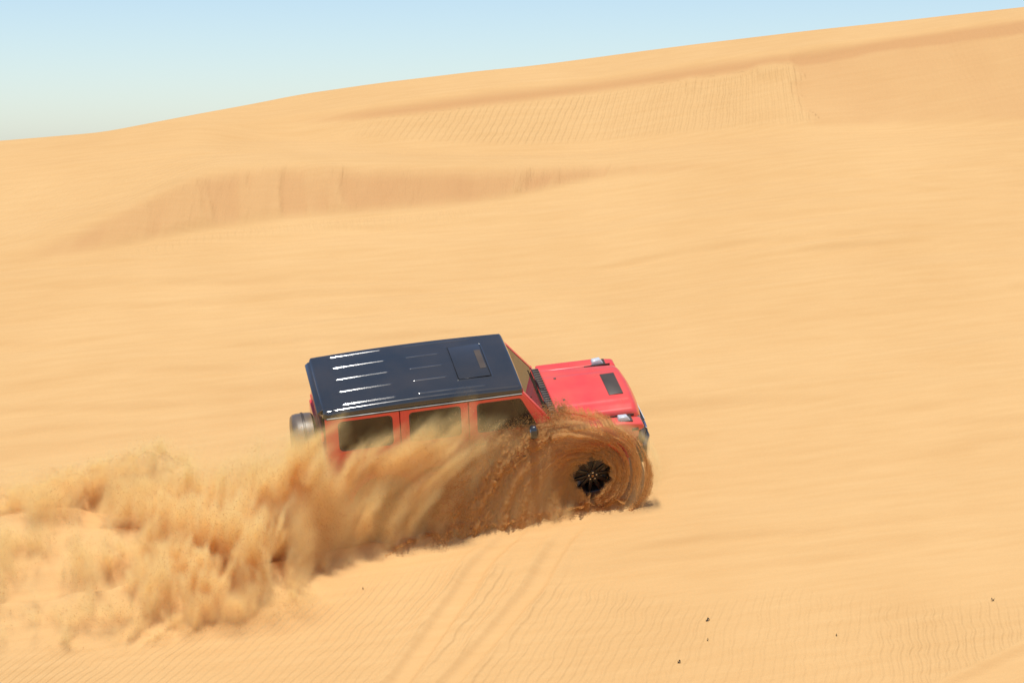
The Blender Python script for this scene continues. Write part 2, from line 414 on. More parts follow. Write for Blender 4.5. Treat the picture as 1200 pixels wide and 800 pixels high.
    fines_shade = np.clip(sstep(-0.05, 0.3, Y - y1) * sstep(0.05, -0.45, Y - y2) * sstep(5.0, 1.5, X) * sstep(-8.8, -6.8, X) * (0.95 + 0.5 * fbm(X * 0.7, (Y - y1) * 0.4, 81)) * (1 - 0.42 * lob)
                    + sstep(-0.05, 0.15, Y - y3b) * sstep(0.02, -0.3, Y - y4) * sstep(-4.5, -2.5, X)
                    + 0.6 * up * sstep(5.5, 5.8, X + 0.22 * vnoise(Y * 2.2, Y * 0, 64) + 0.12 * vnoise(Y * 7, X * 3, 65)) * (0.8 + 0.6 * fbm(X * 0.8, (Y - y3) * 0.3, 82)), 0, 1)  # finer grains, plus slip-face shade carried as colour
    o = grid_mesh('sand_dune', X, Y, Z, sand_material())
    me = o.data
    for nm, arr in (('ripple_phase', phase), ('ripple_amount', np.clip(amp, 0, 1.3)), ('flow_amount', np.clip(fl, 0, 1.2)), ('slope_distance', S), ('fine_sand_shade', fines_shade)):
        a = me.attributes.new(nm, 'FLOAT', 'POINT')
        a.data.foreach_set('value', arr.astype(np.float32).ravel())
    o['kind'] = 'structure'
    return xs, ys, Z

def sand_material():
    m, nt, b = new_mat('desert_sand')
    n, l = nt.nodes, nt.links
    def attr(nm):
        a = n.new('ShaderNodeAttribute'); a.attribute_name = nm; return a.outputs['Fac']
    def mth(op, a, c=None):
        k = n.new('ShaderNodeMath'); k.operation = op
        for i, q in enumerate((a, c)):
            if q is None: continue
            if isinstance(q, (int, float)): k.inputs[i].default_value = q
            else: l.new(q, k.inputs[i])
        return k.outputs[0]
    tc = n.new('ShaderNodeTexCoord')
    def noise(scale, detail=4, vec=None, rough=0.55):
        k = n.new('ShaderNodeTexNoise'); k.inputs['Scale'].default_value = scale; k.inputs['Detail'].default_value = detail; k.inputs['Roughness'].default_value = rough
        l.new(vec or tc.outputs['Object'], k.inputs['Vector']); return k.outputs['Fac']
    ph, am, fl = attr('ripple_phase'), attr('ripple_amount'), attr('flow_amount')
    s1 = mth('SINE', mth('ADD', ph, mth('MULTIPLY', noise(5.0, 3), 3.0)))
    s2 = mth('SINE', mth('ADD', mth('MULTIPLY', ph, 2.0), 0.9))
    rip = mth('MULTIPLY', mth('ADD', s1, mth('MULTIPLY', s2, 0.18)), mth('MULTIPLY', am, 0.0060))
    cx = n.new('ShaderNodeCombineXYZ')
    sp = n.new('ShaderNodeSeparateXYZ'); l.new(tc.outputs['Object'], sp.inputs[0])
    l.new(mth('MULTIPLY', sp.outputs['X'], 7.0), cx.inputs[0]); l.new(mth('MULTIPLY', attr('slope_distance'), 1.3), cx.inputs[1])
    flow = mth('MULTIPLY', noise(1.0, 4, cx.outputs[0]), mth('MULTIPLY', fl, 0.05))
    fine = mth('ADD', mth('MULTIPLY', noise(260, 2), 0.0016), mth('MULTIPLY', noise(34, 4), 0.0042))
    cx2 = n.new('ShaderNodeCombineXYZ')
    l.new(mth('MULTIPLY', sp.outputs['X'], 0.9), cx2.inputs[0])
    l.new(mth('MULTIPLY', mth('SUBTRACT', attr('slope_distance'), mth('MULTIPLY', sp.outputs['X'], 0.2)), 9.0), cx2.inputs[1])
    strk = mth('MULTIPLY', noise(1.0, 5, cx2.outputs[0]), mth('MULTIPLY', mth('SUBTRACT', 1.0, mth('MINIMUM', mth('MULTIPLY', am, 1.4), 0.85)), mth('MULTIPLY', noise(0.5, 2), 0.012)))
    hgt = mth('ADD', mth('ADD', rip, flow), mth('ADD', fine, strk))
    bp = n.new('ShaderNodeBump'); bp.inputs['Strength'].default_value = 1.0; bp.inputs['Distance'].default_value = 1.0
    l.new(hgt, bp.inputs['Height']); l.new(bp.outputs[0], b.inputs['Normal'])
    # colour: pale and orange sand in drifting patches, darker grains
    mx = n.new('ShaderNodeMix'); mx.data_type = 'RGBA'
    mx.inputs[6].default_value = (0.585, 0.346, 0.138, 1); mx.inputs[7].default_value = (0.660, 0.416, 0.181, 1)
    pat = mth('ADD', mth('MULTIPLY', noise(0.35, 3), 0.5), mth('MULTIPLY', noise(1.0, 3, cx2.outputs[0]), 0.5))
    mr = n.new('ShaderNodeMapRange'); mr.inputs['From Min'].default_value = 0.25; mr.inputs['From Max'].default_value = 0.75
    l.new(pat, mr.inputs['Value']); l.new(mr.outputs[0], mx.inputs[0])
    mxf = n.new('ShaderNodeMix'); mxf.data_type = 'RGBA'; mxf.inputs[7].default_value = (0.530, 0.288, 0.120, 1)    # finer, redder grains on slid faces, with their shade put into the colour
    l.new(mth('MULTIPLY', attr('fine_sand_shade'), 0.9), mxf.inputs[0]); l.new(mx.outputs[2], mxf.inputs[6])
    mx2 = n.new('ShaderNodeMix'); mx2.data_type = 'RGBA'; mx2.blend_type = 'MULTIPLY'
    mx2.inputs[0].default_value = 1.0
    rp = n.new('ShaderNodeMapRange'); rp.inputs['From Min'].default_value = 0.25; rp.inputs['From Max'].default_value = 0.75
    rp.inputs['To Min'].default_value = 0.90; rp.inputs['To Max'].default_value = 1.06
    l.new(noise(170, 3), rp.inputs['Value'])
    l.new(mxf.outputs[2], mx2.inputs[6]); l.new(rp.outputs[0], mx2.inputs[7])
    l.new(mx2.outputs[2], b.inputs['Base Color'])
    b.inputs['Roughness'].default_value = 0.9
    b.inputs['Specular IOR Level'].default_value = 0.15
    return m

dune_xs, dune_ys, dune_Z = build_dune()

def dune_height(x, y):
    i = np.clip(np.searchsorted(dune_xs, x) - 1, 0, len(dune_xs) - 2); j = np.clip(np.searchsorted(dune_ys, y) - 1, 0, len(dune_ys) - 2)
    fx = (x - dune_xs[i]) / (dune_xs[i + 1] - dune_xs[i]); fy = (y - dune_ys[j]) / (dune_ys[j + 1] - dune_ys[j])
    return (dune_Z[j, i] * (1 - fx) + dune_Z[j, i + 1] * fx) * (1 - fy) + (dune_Z[j + 1, i] * (1 - fx) + dune_Z[j + 1, i + 1] * fx) * fy

gx_, gy_ = np.meshgrid(np.linspace(-4000, 4000, 41), np.linspace(-4000, 4000, 41))
ground = grid_mesh('desert_ground', gx_, gy_, np.full_like(gx_, -13.0) + 0 * gx_, bpy.data.materials['desert_sand'])
ground['kind'] = 'structure'

# ------------------------------------------------------------------ the car
car = bpy.data.objects.new('off_road_car', None)
COL.objects.link(car)
car.matrix_world = CAR
car.empty_display_size = 0.3
car['label'] = 'boxy red off-road car with black roof ploughing through sand across the slope'
car['category'] = 'car'

ZB, ZR = 1.24, 1.80                      # belt line, underside of the roof
YB, YR = 0.785, 0.725                    # half widths there
XA, XE = 2.12, -2.22                     # front and rear of the body
FA, RA = 1.445, -1.445                   # axles

def arc(cx, cz, r, a0, a1, n):
    return [(cx + r * math.cos(math.radians(a0 + (a1 - a0) * k / n)), cz + r * math.sin(math.radians(a0 + (a1 - a0) * k / n))) for k in range(n + 1)]

prof = [(XE, 0.55)] + [(RA - 0.49, 0.50)] + arc(RA, 0.42, 0.49, 170, 10, 14) + [(RA + 0.49, 0.44), (FA - 0.49, 0.44)] + arc(FA, 0.42, 0.49, 170, 10, 14) + [(FA + 0.49, 0.52), (XA, 0.58), (XA + 0.02, 1.085), (1.00, 1.115), (0.96, ZB), (XE, ZB)]
body = finish('body', prism_bm(prof, -YB, YB), M['red'], car, 0.022, 2)

# wheel arches
for ax in (FA, RA):
    for s in (-1, 1):
        bm = bmesh.new()
        inner = arc(ax, 0.42, 0.47, 172, 8, 18); outer = arc(ax, 0.42, 0.545, 172, 8, 18)
        pts = inner + outer[::-1]
        prism_bm(pts, s * (YB - 0.03), s * 0.905, 'y', bm)
        finish('wheel_arch', bm, M['red'], car, 0.014, 2)

# bonnet, a crowned sheet with a raised middle and a rounded nose
nu, nv = 46, 44
u = np.linspace(0, 1, nu); v = np.linspace(-1, 1, nv)
U, V = np.meshgrid(u, v)
nose = 2.20 + 0.055 * (1 - V ** 2)
hx = 1.03 + (nose - 1.03) * U
hy = V * (0.655 - 0.025 * U)
hz = 1.262 - 0.022 * U - 0.012 * V ** 2
hz += 0.014 * np.clip((0.60 - np.abs(V)) / 0.035, 0, 1) * np.clip((0.93 - U) / 0.04, 0, 1)
hz -= 0.16 * np.clip((U - 0.90) / 0.10, 0, 1) ** 2.2
hz -= 0.14 * np.clip((np.abs(V) - 0.90) / 0.10, 0, 1) ** 2.5
hz -= 0.03 * np.clip((np.abs(V) - 0.72) / 0.2, 0, 1) * U
hood = grid_mesh('bonnet', hx, hy, hz, M['red'], car)
bm = bmesh.new(); bm.from_mesh(hood.data)
ex = bmesh.ops.extrude_edge_only(bm, edges=[e for e in bm.edges if e.is_boundary])
for vv in [g for g in ex['geom'] if isinstance(g, bmesh.types.BMVert)]:
    vv.co.z -= 0.09
bm.to_mesh(hood.data); bm.free(); hood.data.shade_smooth()
box('bonnet_vent', (1.945, 0.02, 1.262), (0.205, 0.54, 0.012), M['trim'], car, 0.005)
finish('bonnet_badge', lathe_bm([(0.001, 0.0), (0.022, 0.0), (0.022, 0.012), (0.001, 0.016)], (2.13, 0.0, 1.225), 'z', 16), M['chrome'], car)
for y in (0.32, -0.24):
    finish('washer_nozzle', box_bm((1.20, y, 1.272), (0.035, 0.03, 0.016)), M['trim'], car, 0.005)
finish('filler_cap', lathe_bm([(0.001, -0.02), (0.055, -0.02), (0.055, 0.022), (0.040, 0.032), (0.001, 0.034)], (1.115, -0.46, 1.262), 'z', 20), M['trim'], car)

# wings beside the bonnet, with the clear turn lamps that stand on them
for s in (-1, 1):
    pts = [(1.03, 1.06), (2.13, 1.02), (2.20, 1.06), (2.17, 1.135), (1.90, 1.175), (1.03, 1.185)]
    bm = prism_bm(pts, s * 0.668, s * 0.865)
    finish('wing', bm, M['red'], car, 0.03, 3)
    finish('wing_gap', box_bm((1.90, s * 0.6635, 1.165), (0.38, 0.008, 0.04)), M['trim'], car)
    tl = finish('turn_lamp', hexa_bm([(1.83, s * 0.68, 1.165), (2.02, s * 0.70, 1.155), (2.02, s * 0.81, 1.155), (1.83, s * 0.80, 1.165),
                                     (1.845, s * 0.70, 1.225), (1.96, s * 0.72, 1.235), (1.96, s * 0.79, 1.235), (1.845, s * 0.785, 1.225)]), M['lamp'], car, 0.012, 2)
    finish('lamp_base', box_bm((1.925, s * 0.745, 1.163), (0.225, 0.15, 0.025)), M['trim'], tl, 0.006)
    finish('marker_lamp', box_bm((2.06, s * 0.868, 1.06), (0.09, 0.02, 0.045)), M['trim'], car, 0.006)

# front end: grille, headlamps, bumper
fg = finish('grille', box_bm((2.165, 0, 0.98), (0.07, 0.86, 0.26)), M['trim'], car, 0.012)
for k in range(3):
    finish('grille_bar', box_bm((2.205, 0, 0.90 + 0.08 * k), (0.02, 0.80, 0.022)), M['chrome'], fg, 0.005)
for s in (-1, 1):
    hl = finish('headlamp', lathe_bm([(0.001, 0.05), (0.06, 0.045), (0.092, 0.02), (0.10, -0.05), (0.001, -0.05)], (2.16, s * 0.585, 0.975), 'x', 28), M['lamp'], car, smooth=True)
    finish('headlamp_ring', lathe_bm([(0.098, 0.035), (0.118, 0.03), (0.122, -0.05), (0.098, -0.05)], (2.16, s * 0.585, 0.975), 'x', 28), M['trim'], hl, smooth=True)
fb = finish('front_bumper', prism_bm([(2.10, -0.90), (2.22, -0.90), (2.33, -0.66), (2.345, 0), (2.33, 0.66), (2.22, 0.90), (2.10, 0.90)], 0.50, 0.80, 'z'), M['black'], car, 0.03, 3)
finish('bumper_upper', prism_bm([(2.11, -0.84), (2.20, -0.82), (2.285, -0.60), (2.295, 0), (2.285, 0.60), (2.20, 0.82), (2.11, 0.84)], 0.80, 0.87, 'z'), M['trim'], fb, 0.012)
finish('bumper_intake', box_bm((2.335, 0, 0.62), (0.035, 0.9, 0.13)), M['grille'], fb, 0.01)
finish('bumper_lamp', hexa_bm([(2.285, -0.60, 0.83), (2.30, -0.44, 0.83), (2.325, -0.44, 0.83), (2.315, -0.61, 0.83),
                               (2.275, -0.60, 0.885), (2.29, -0.44, 0.885), (2.315, -0.44, 0.885), (2.305, -0.61, 0.885)]), M['chrome'], fb, 0.006)
finish('number_plate', box_bm((2.362, 0, 0.73), (0.012, 0.50, 0.11)), M['lamp'], fb, 0.004)

# windscreen: frame, glass, wipers, vent grille below
wb0, wt0 = (0.93, 1.262), (0.50, 1.815)
def wsp(t, y):
    return (wb0[0] + (wt0[0] - wb0[0]) * t, y * (0.735 + (0.685 - 0.735) * t), wb0[1] + (wt0[1] - wb0[1]) * t)
ws_off = Vector((0.79, 0, 0.61)) * 0.016
def slab(p4, off, bm=None):
    a = [Vector(p) for p in p4]
    return hexa_bm([tuple(p) for p in a] + [tuple(p - off) for p in a], bm)
wsg = finish('windscreen', slab([wsp(0.06, -0.93), wsp(0.06, 0.93), wsp(0.94, 0.93), wsp(0.94, -0.93)], ws_off * 0.4), M['windscreen'], car)
for s in (-1, 1):
    finish('windscreen_pillar', slab([tuple(Vector(wsp(t, s * y)) + ws_off * 0.5) for t, y in ((-0.02, 0.925), (-0.02, 1.03), (1.0, 1.04), (1.0, 0.925))], ws_off * 3), M['red'], car, 0.008)
finish('windscreen_rail', slab([tuple(Vector(wsp(t, y)) + ws_off * 0.5) for t, y in ((0.935, -0.93), (0.935, 0.93), (1.0, 0.93), (1.0, -0.93))], ws_off * 3), M['trim'], car, 0.006)
cv = finish('cowl_vent', hexa_bm([(0.93, -0.66, 1.19), (1.035, -0.66, 1.19), (1.035, 0.66, 1.19), (0.93, 0.66, 1.19),
                                  (0.93, -0.66, 1.262), (1.035, -0.66, 1.255), (1.035, 0.66, 1.255), (0.93, 0.66, 1.262)]), M['grille'], car, 0.005)
for k in range(22):
    y = -0.62 + 1.24 * k / 21
    finish('vent_slat', box_bm((0.985, y, 1.263), (0.085, 0.020, 0.014)), M['trim'] if k % 1 == 0 else None, cv)
for y0, y1 in ((0.10, 0.58), (-0.50, 0.02)):
    a, b_ = Vector(wsp(0.02, y0 / 0.735)) + ws_off * 1.5, Vector(wsp(0.10, y1 / 0.735)) + ws_off * 1.6
    finish('wiper', tube_bm([a + Vector((0.05, 0, 0.0)), a, (a + b_) / 2 + ws_off * 0.6, b_], [0.012, 0.010, 0.009, 0.007], 6), M['trim'], car)

# sides: doors with window frames, quarter panels, glass
def side_pt(x, z, s, off=0.0):
    t = (z - ZB) / (ZR - ZB)
    y = YB + (YR - YB) * max(t, 0)
    return (x, s * (y + off), z)
def panel(name, poly, hole, s, mat, parent, th=0.035, off=0.006):
    """outer polygon and window hole with the same number of corners, joined as a frame with thickness"""
    bm = bmesh.new()
    n = len(poly)
    oo = [bm.verts.new(side_pt(x, z, s, off)) for x, z in poly]; oi = [bm.verts.new(side_pt(x, z, s, off)) for x, z in hole]
    io = [bm.verts.new(side_pt(x, z, s, off - th)) for x, z in poly]; ii = [bm.verts.new(side_pt(x, z, s, off - th)) for x, z in hole]
    for k in range(n):
        j = (k + 1) % n
        bm.faces.new((oo[k], oo[j], oi[j], oi[k])); bm.faces.new((io[k], ii[k], ii[j], io[j]))
        bm.faces.new((oi[k], oi[j], ii[j], ii[k])); bm.faces.new((oo[k], io[k], io[j], oo[j]))
    return finish(name, bm, mat, parent, 0.006, 2)
def rrect(x0, x1, z0, z1, r, n=3):
    pts = []
    for cx, cz, a0 in ((x1 - r, z1 - r, 0), (x0 + r, z1 - r, 90), (x0 + r, z0 + r, 180), (x1 - r, z0 + r, 270)):
        for k in range(n + 1):
            a = math.radians(a0 + 90 * k / n); pts.append((cx + r * math.cos(a), cz + r * math.sin(a)))
    return pts
def seal(hole, s, parent):
    cx = sum(p[0] for p in hole) / len(hole); cz = sum(p[1] for p in hole) / len(hole)
    ins = [(cx + (x - cx) * 0.945, cz + (z - cz) * 0.93) for x, z in hole]
    panel('window_seal', [(cx + (x - cx) * 1.004, cz + (z - cz) * 1.006) for x, z in hole], ins, s, M['trim'], parent, 0.014, -0.002)
def slant(pts, f):
    return [(x + f(z), z) for x, z in pts]
def add_side(s):
    lean = lambda z: -0.0 if z < ZB else 0.0
    fl = lambda z: max(0, (z - 1.0)) * 0 
    # door below the belt
    spec = [('front_door', -0.245, 0.845, (-0.135, 0.60), True), ('rear_door', -1.185, -0.255, (-1.065, -0.355), False)]
    for name, x0, x1, (w0, w1), front in spec:
        low = [(x0, 0.60), (x1, 0.60), (x1, ZB + 0.001), (x0, ZB + 0.001)]
        if not front: low = [(x0 + 0.30, 0.60), (x1, 0.60), (x1, ZB + 0.001), (x0, ZB + 0.001), (x0, 0.86)]
        d = finish(name, prism_bm(low, s * (YB - 0.02), s * (YB + 0.010)), M['red'], car, 0.007, 2)
        if front:
            outer = rrect(x0, 0.90, ZB + 0.002, ZR - 0.012, 0.02); hole = rrect(w0, 0.72, 1.285, 1.735, 0.05)
            rake = lambda p: (p[0] - max(0, p[0] - 0.3) / 0.6 * (p[1] - ZB) / (ZR - ZB) * 0.40, p[1])
            outer = [rake(p) for p in outer]; hole = [rake(p) for p in hole]
        else:
            outer = rrect(x0, x1, ZB + 0.002, ZR - 0.012, 0.02); hole = rrect(w0, w1, 1.285, 1.735, 0.05)
        panel('window_frame', outer, hole, s, M['red'], d)
        seal(hole, s, d)
        bm = bmesh.new(); vs = [bm.verts.new(side_pt(x, z, s, -0.012)) for x, z in hole]; vi = [bm.verts.new(side_pt(x, z, s, -0.017)) for x, z in hole]
        bm.faces.new(vs); bm.faces.new(vi[::-1])
        for k in range(len(vs)): bm.faces.new((vs[k], vi[k], vi[(k + 1) % len(vs)], vs[(k + 1) % len(vs)]))
        finish('window', bm, M['glass'], d)
        hx_ = x0 + 0.13
        finish('handle', tube_bm([(hx_ - 0.07, s * (YB + 0.008), 1.13), (hx_ - 0.06, s * (YB + 0.045), 1.13), (hx_ + 0.07, s * (YB + 0.045), 1.13), (hx_ + 0.09, s * (YB + 0.008), 1.13)], 0.013, 8), M['trim'], d)
        for z in (0.78, 1.12):
            finish('hinge', lathe_bm([(0.001, -0.05), (0.014, -0.05), (0.014, 0.05), (0.001, 0.05)], (x1 - 0.012, s * (YB + 0.018), z), 'z', 10), M['red'], d)
        finish('rub_strip', box_bm(((x0 + x1) / 2 + (0.13 if not front else 0), s * (YB + 0.018), 0.80), (x1 - x0 - (0.30 if not front else 0.04), 0.022, 0.07)), M['trim'], d, 0.006)
    q = panel('quarter_panel', rrect(XE + 0.02, -1.195, ZB + 0.002, ZR - 0.012, 0.02), rrect(-2.03, -1.29, 1.285, 1.735, 0.06), s, M['red'], car)
    bm = bmesh.new(); hole = rrect(-2.03, -1.29, 1.285, 1.735, 0.06)
    vs = [bm.verts.new(side_pt(x, z, s, -0.012)) for x, z in hole]; vi = [bm.verts.new(side_pt(x, z, s, -0.017)) for x, z in hole]
    bm.faces.new(vs); bm.faces.new(vi[::-1])
    for k in range(len(vs)): bm.faces.new((vs[k], vi[k], vi[(k + 1) % len(vs)], vs[(k + 1) % len(vs)]))
    finish('window', bm, M['glass'], q)
    seal(hole, s, q)
    # wing mirror
    mr_ = finish('wing_mirror', lathe_bm([(0.001, -0.05), (0.07, -0.05), (0.085, -0.02), (0.08, 0.03), (0.05, 0.06), (0.001, 0.068)], (0.60, s * 0.955, 1.30), 'x', 20), M['black'], car, smooth=True)
    for vtx in mr_.data.vertices: vtx.co.z = 1.30 + (vtx.co.z - 1.30) * 1.25
    finish('mirror_glass', lathe_bm([(0.001, -0.054), (0.064, -0.054), (0.064, -0.049), (0.001, -0.049)], (0.60, s * 0.955, 1.30), 'x', 20), M['chrome'], mr_)
    finish('mirror_arm', tube_bm([(0.62, s * 0.76, 1.25), (0.61, s * 0.84, 1.255), (0.60, s * 0.91, 1.28)], 0.02, 8), M['trim'], mr_)
    finish('side_step', box_bm((0.0, s * 0.86, 0.42), (1.75, 0.17, 0.05)), M['trim'], car, 0.014)
    finish('tail_lamp', box_bm((XE - 0.01, s * 0.69, 0.78), (0.05, 0.11, 0.24)), M['redlens'], car, 0.01)
for s in (-1, 1): add_side(s)

# tail: rear door with window, spare wheel in its steel drum
rd = finish('tailgate', box_bm((XE - 0.012, 0.0, 0.93), (0.035, 1.34, 0.60)), M['red'], car, 0.012)
bm = bmesh.new()
def rear_pt(y, z, off): return (XE + 0.02 + 0.05 * (z - ZB) / (ZR - ZB) - off, y * (1 - 0.04 * (z - ZB) / (ZR - ZB)), z)
outer = rrect(-0.76, 0.76, ZB + 0.002, ZR - 0.012, 0.02); hole = rrect(-0.60, 0.60, 1.30, 1.72, 0.06)
n_ = len(outer)
oo = [bm.verts.new(rear_pt(y, z, 0.012)) for y, z in outer]; oi = [bm.verts.new(rear_pt(y, z, 0.012)) for y, z in hole]
io = [bm.verts.new(rear_pt(y, z, -0.025)) for y, z in outer]; ii = [bm.verts.new(rear_pt(y, z, -0.025)) for y, z in hole]
for k in range(n_):
    j = (k + 1) % n_
    bm.faces.new((oo[k], oo[j], oi[j], oi[k])); bm.faces.new((io[k], ii[k], ii[j], io[j])); bm.faces.new((oi[k], oi[j], ii[j], ii[k])); bm.faces.new((oo[k], io[k], io[j], oo[j]))
finish('window_frame', bm, M['red'], rd, 0.006)
bm = bmesh.new(); vs = [bm.verts.new(rear_pt(y, z, -0.006)) for y, z in hole]; vi = [bm.verts.new(rear_pt(y, z, -0.011)) for y, z in hole]
bm.faces.new(vs); bm.faces.new(vi[::-1])
for k in range(n_): bm.faces.new((vs[k], vi[k], vi[(k + 1) % n_], vs[(k + 1) % n_]))
finish('window', bm, M['glass'], rd)
for z in (0.80, 1.12, 1.50):
    finish('hinge', lathe_bm([(0.001, -0.06), (0.02, -0.06), (0.02, 0.06), (0.001, 0.06)], (XE - 0.02, -0.70, z), 'z', 10), M['red'], rd)
sw = finish('spare_wheel', lathe_bm([(0.001, -2.26), (0.37, -2.27), (0.40, -2.30), (0.405, -2.36), (0.405, -2.50), (0.395, -2.545), (0.365, -2.575), (0.30, -2.585), (0.001, -2.59)], (0, 0.0, 0.985), 'x', 56), M['steel'], car, smooth=True)
finish('spare_ring', lathe_bm([(0.406, -2.40), (0.414, -2.405), (0.414, -2.43), (0.406, -2.435)], (0, 0.0, 0.985), 'x', 56), M['trim'], sw, smooth=True)
finish('rear_bumper', box_bm((XE - 0.06, 0, 0.56), (0.16, 1.62, 0.17)), M['trim'], car, 0.02)

# roof: shallow crowned panel with pressed ribs, rolled edge and rain gutter
XF, XB = 0.53, -2.225
gu = np.linspace(0, 1, 300); gv = np.linspace(-1, 1, 440)
U, V = np.meshgrid(gu, gv)
W = 0.742
rx_ = XB + (XF - XB) * U
ry_ = V * W
d_edge = np.minimum((1 - np.abs(V)) * W, np.minimum(U, 1 - U) * (XF - XB))
z_ = 1.955 - 0.028 * V ** 2 - 0.034 * (2 * U - 1.05) ** 2
rr = 0.075
ee = np.clip(1 - d_edge / rr, 0, 1)
z_ = z_ - 0.085 * (1 - np.sqrt(np.clip(1 - ee ** 2, 0, 1)))
def rib(x0, x1, yc, h=0.0074, w=0.0110):
    fx = sstep(x0, x0 + 0.05, rx_) * sstep(x1, x1 - 0.05, rx_)
    return h * fx * np.exp(-((ry_ - yc) / w) ** 2)
for yc in (-0.60, -0.30, 0.0, 0.30, 0.60): z_ = z_ + rib(-1.97, -1.18, yc)
for yc in (-0.30, 0.0, 0.30): z_ = z_ + rib(-0.95, -0.43, yc, 0.0060)
for yc in (-0.60, 0.60): z_ = z_ + rib(-0.93, 0.05, yc, 0.0060)
z_ = z_ - 0.006 * np.exp(-((rx_ + 2.09) / 0.010) ** 2) * (np.abs(ry_) < 0.69) + 0.004 * np.exp(-((rx_ + 2.07) / 0.008) ** 2) * (np.abs(ry_) < 0.69)
sx0, sx1, sy = -0.31, 0.14, 0.42
ds = np.maximum(np.maximum(sx0 - rx_, rx_ - sx1), np.abs(ry_ - 0.01) - sy)
z_ = z_ + 0.010 * np.exp(-((ds - 0.012) / 0.009) ** 2) - 0.010 * sstep(0.004, -0.006, ds)
cx_, cy_ = np.abs(2 * U - 1), np.abs(V)
corner = np.clip((cx_ * (XF - XB) / 2 - ((XF - XB) / 2 - 0.09)) / 0.09, 0, 1) * np.clip((cy_ * W - (W - 0.09)) / 0.09, 0, 1)
rx2 = rx_ - np.sign(2 * U - 1) * 0.030 * corner ** 2; ry2 = ry_ - np.sign(V) * 0.030 * corner ** 2
roof = grid_mesh('roof', rx2, ry2, z_, M['black'], car)
bm = bmesh.new(); bm.from_mesh(roof.data)
edges = [e for e in bm.edges if e.is_boundary]
ex = bmesh.ops.extrude_edge_only(bm, edges=edges)
nv_ = [g for g in ex['geom'] if isinstance(g, bmesh.types.BMVert)]
for q in nv_: q.co.z = 1.795
bmesh.ops.contextual_create(bm, geom=[e for e in bm.edges if e.is_boundary])
bm.to_mesh(roof.data); bm.free(); roof.data.shade_smooth()
try: roof.data.set_sharp_from_angle(angle=math.radians(50))
except Exception: pass
for s in (-1, 1):
    finish('rain_gutter', tube_bm([(XF - 0.04, s * 0.752, 1.806), (-0.8, s * 0.756, 1.810), (XB + 0.05, s * 0.752, 1.806)], 0.014, 8), M['trim'], roof, smooth=True)
finish('rear_spoiler', prism_bm([(XB + 0.03, 1.80), (XB - 0.05, 1.812), (XB - 0.06, 1.835), (XB - 0.01, 1.875), (XB + 0.03, 1.88)], -0.62, 0.62), M['black'], roof, 0.01)
sr = finish('sunroof', box_bm(((sx0 + sx1) / 2, 0.01, 1.947), (sx1 - sx0 - 0.012, 2 * sy - 0.012, 0.006)), M['black'], roof, 0.002)
finish('sunroof_glare', box_bm((0.075, 0.03, 1.9515), (0.085, 0.47, 0.003)), M['trim'], sr)  # added strip in place of glare on the sunroof glass

# cabin, seen through the glass
finish('dashboard', box_bm((0.66, 0, 1.22), (0.30, 1.36, 0.14)), M['seat'], car, 0.03)
for x in (0.05, -0.85):
    for y in (-0.37, 0.37):
        st = finish('seat', box_bm((x - 0.10, y, 1.36), (0.13, 0.50, 0.34), rot=Matrix.Rotation(math.radians(-10), 4, 'Y')), M['seat'], car, 0.03)
        finish('headrest', box_bm((x - 0.14, y, 1.60), (0.09, 0.26, 0.15)), M['seat'], st, 0.03)
sx_ = finish('steering_wheel', lathe_bm([(0.175, -0.012), (0.19, 0.0), (0.175, 0.012), (0.16, 0.0), (0.175, -0.012)], (0, 0, 0), 'x', 28), M['seat'], car)
sx_.location = (0.44, 0.37, 1.30); sx_.rotation_euler = (0, math.radians(25), 0)

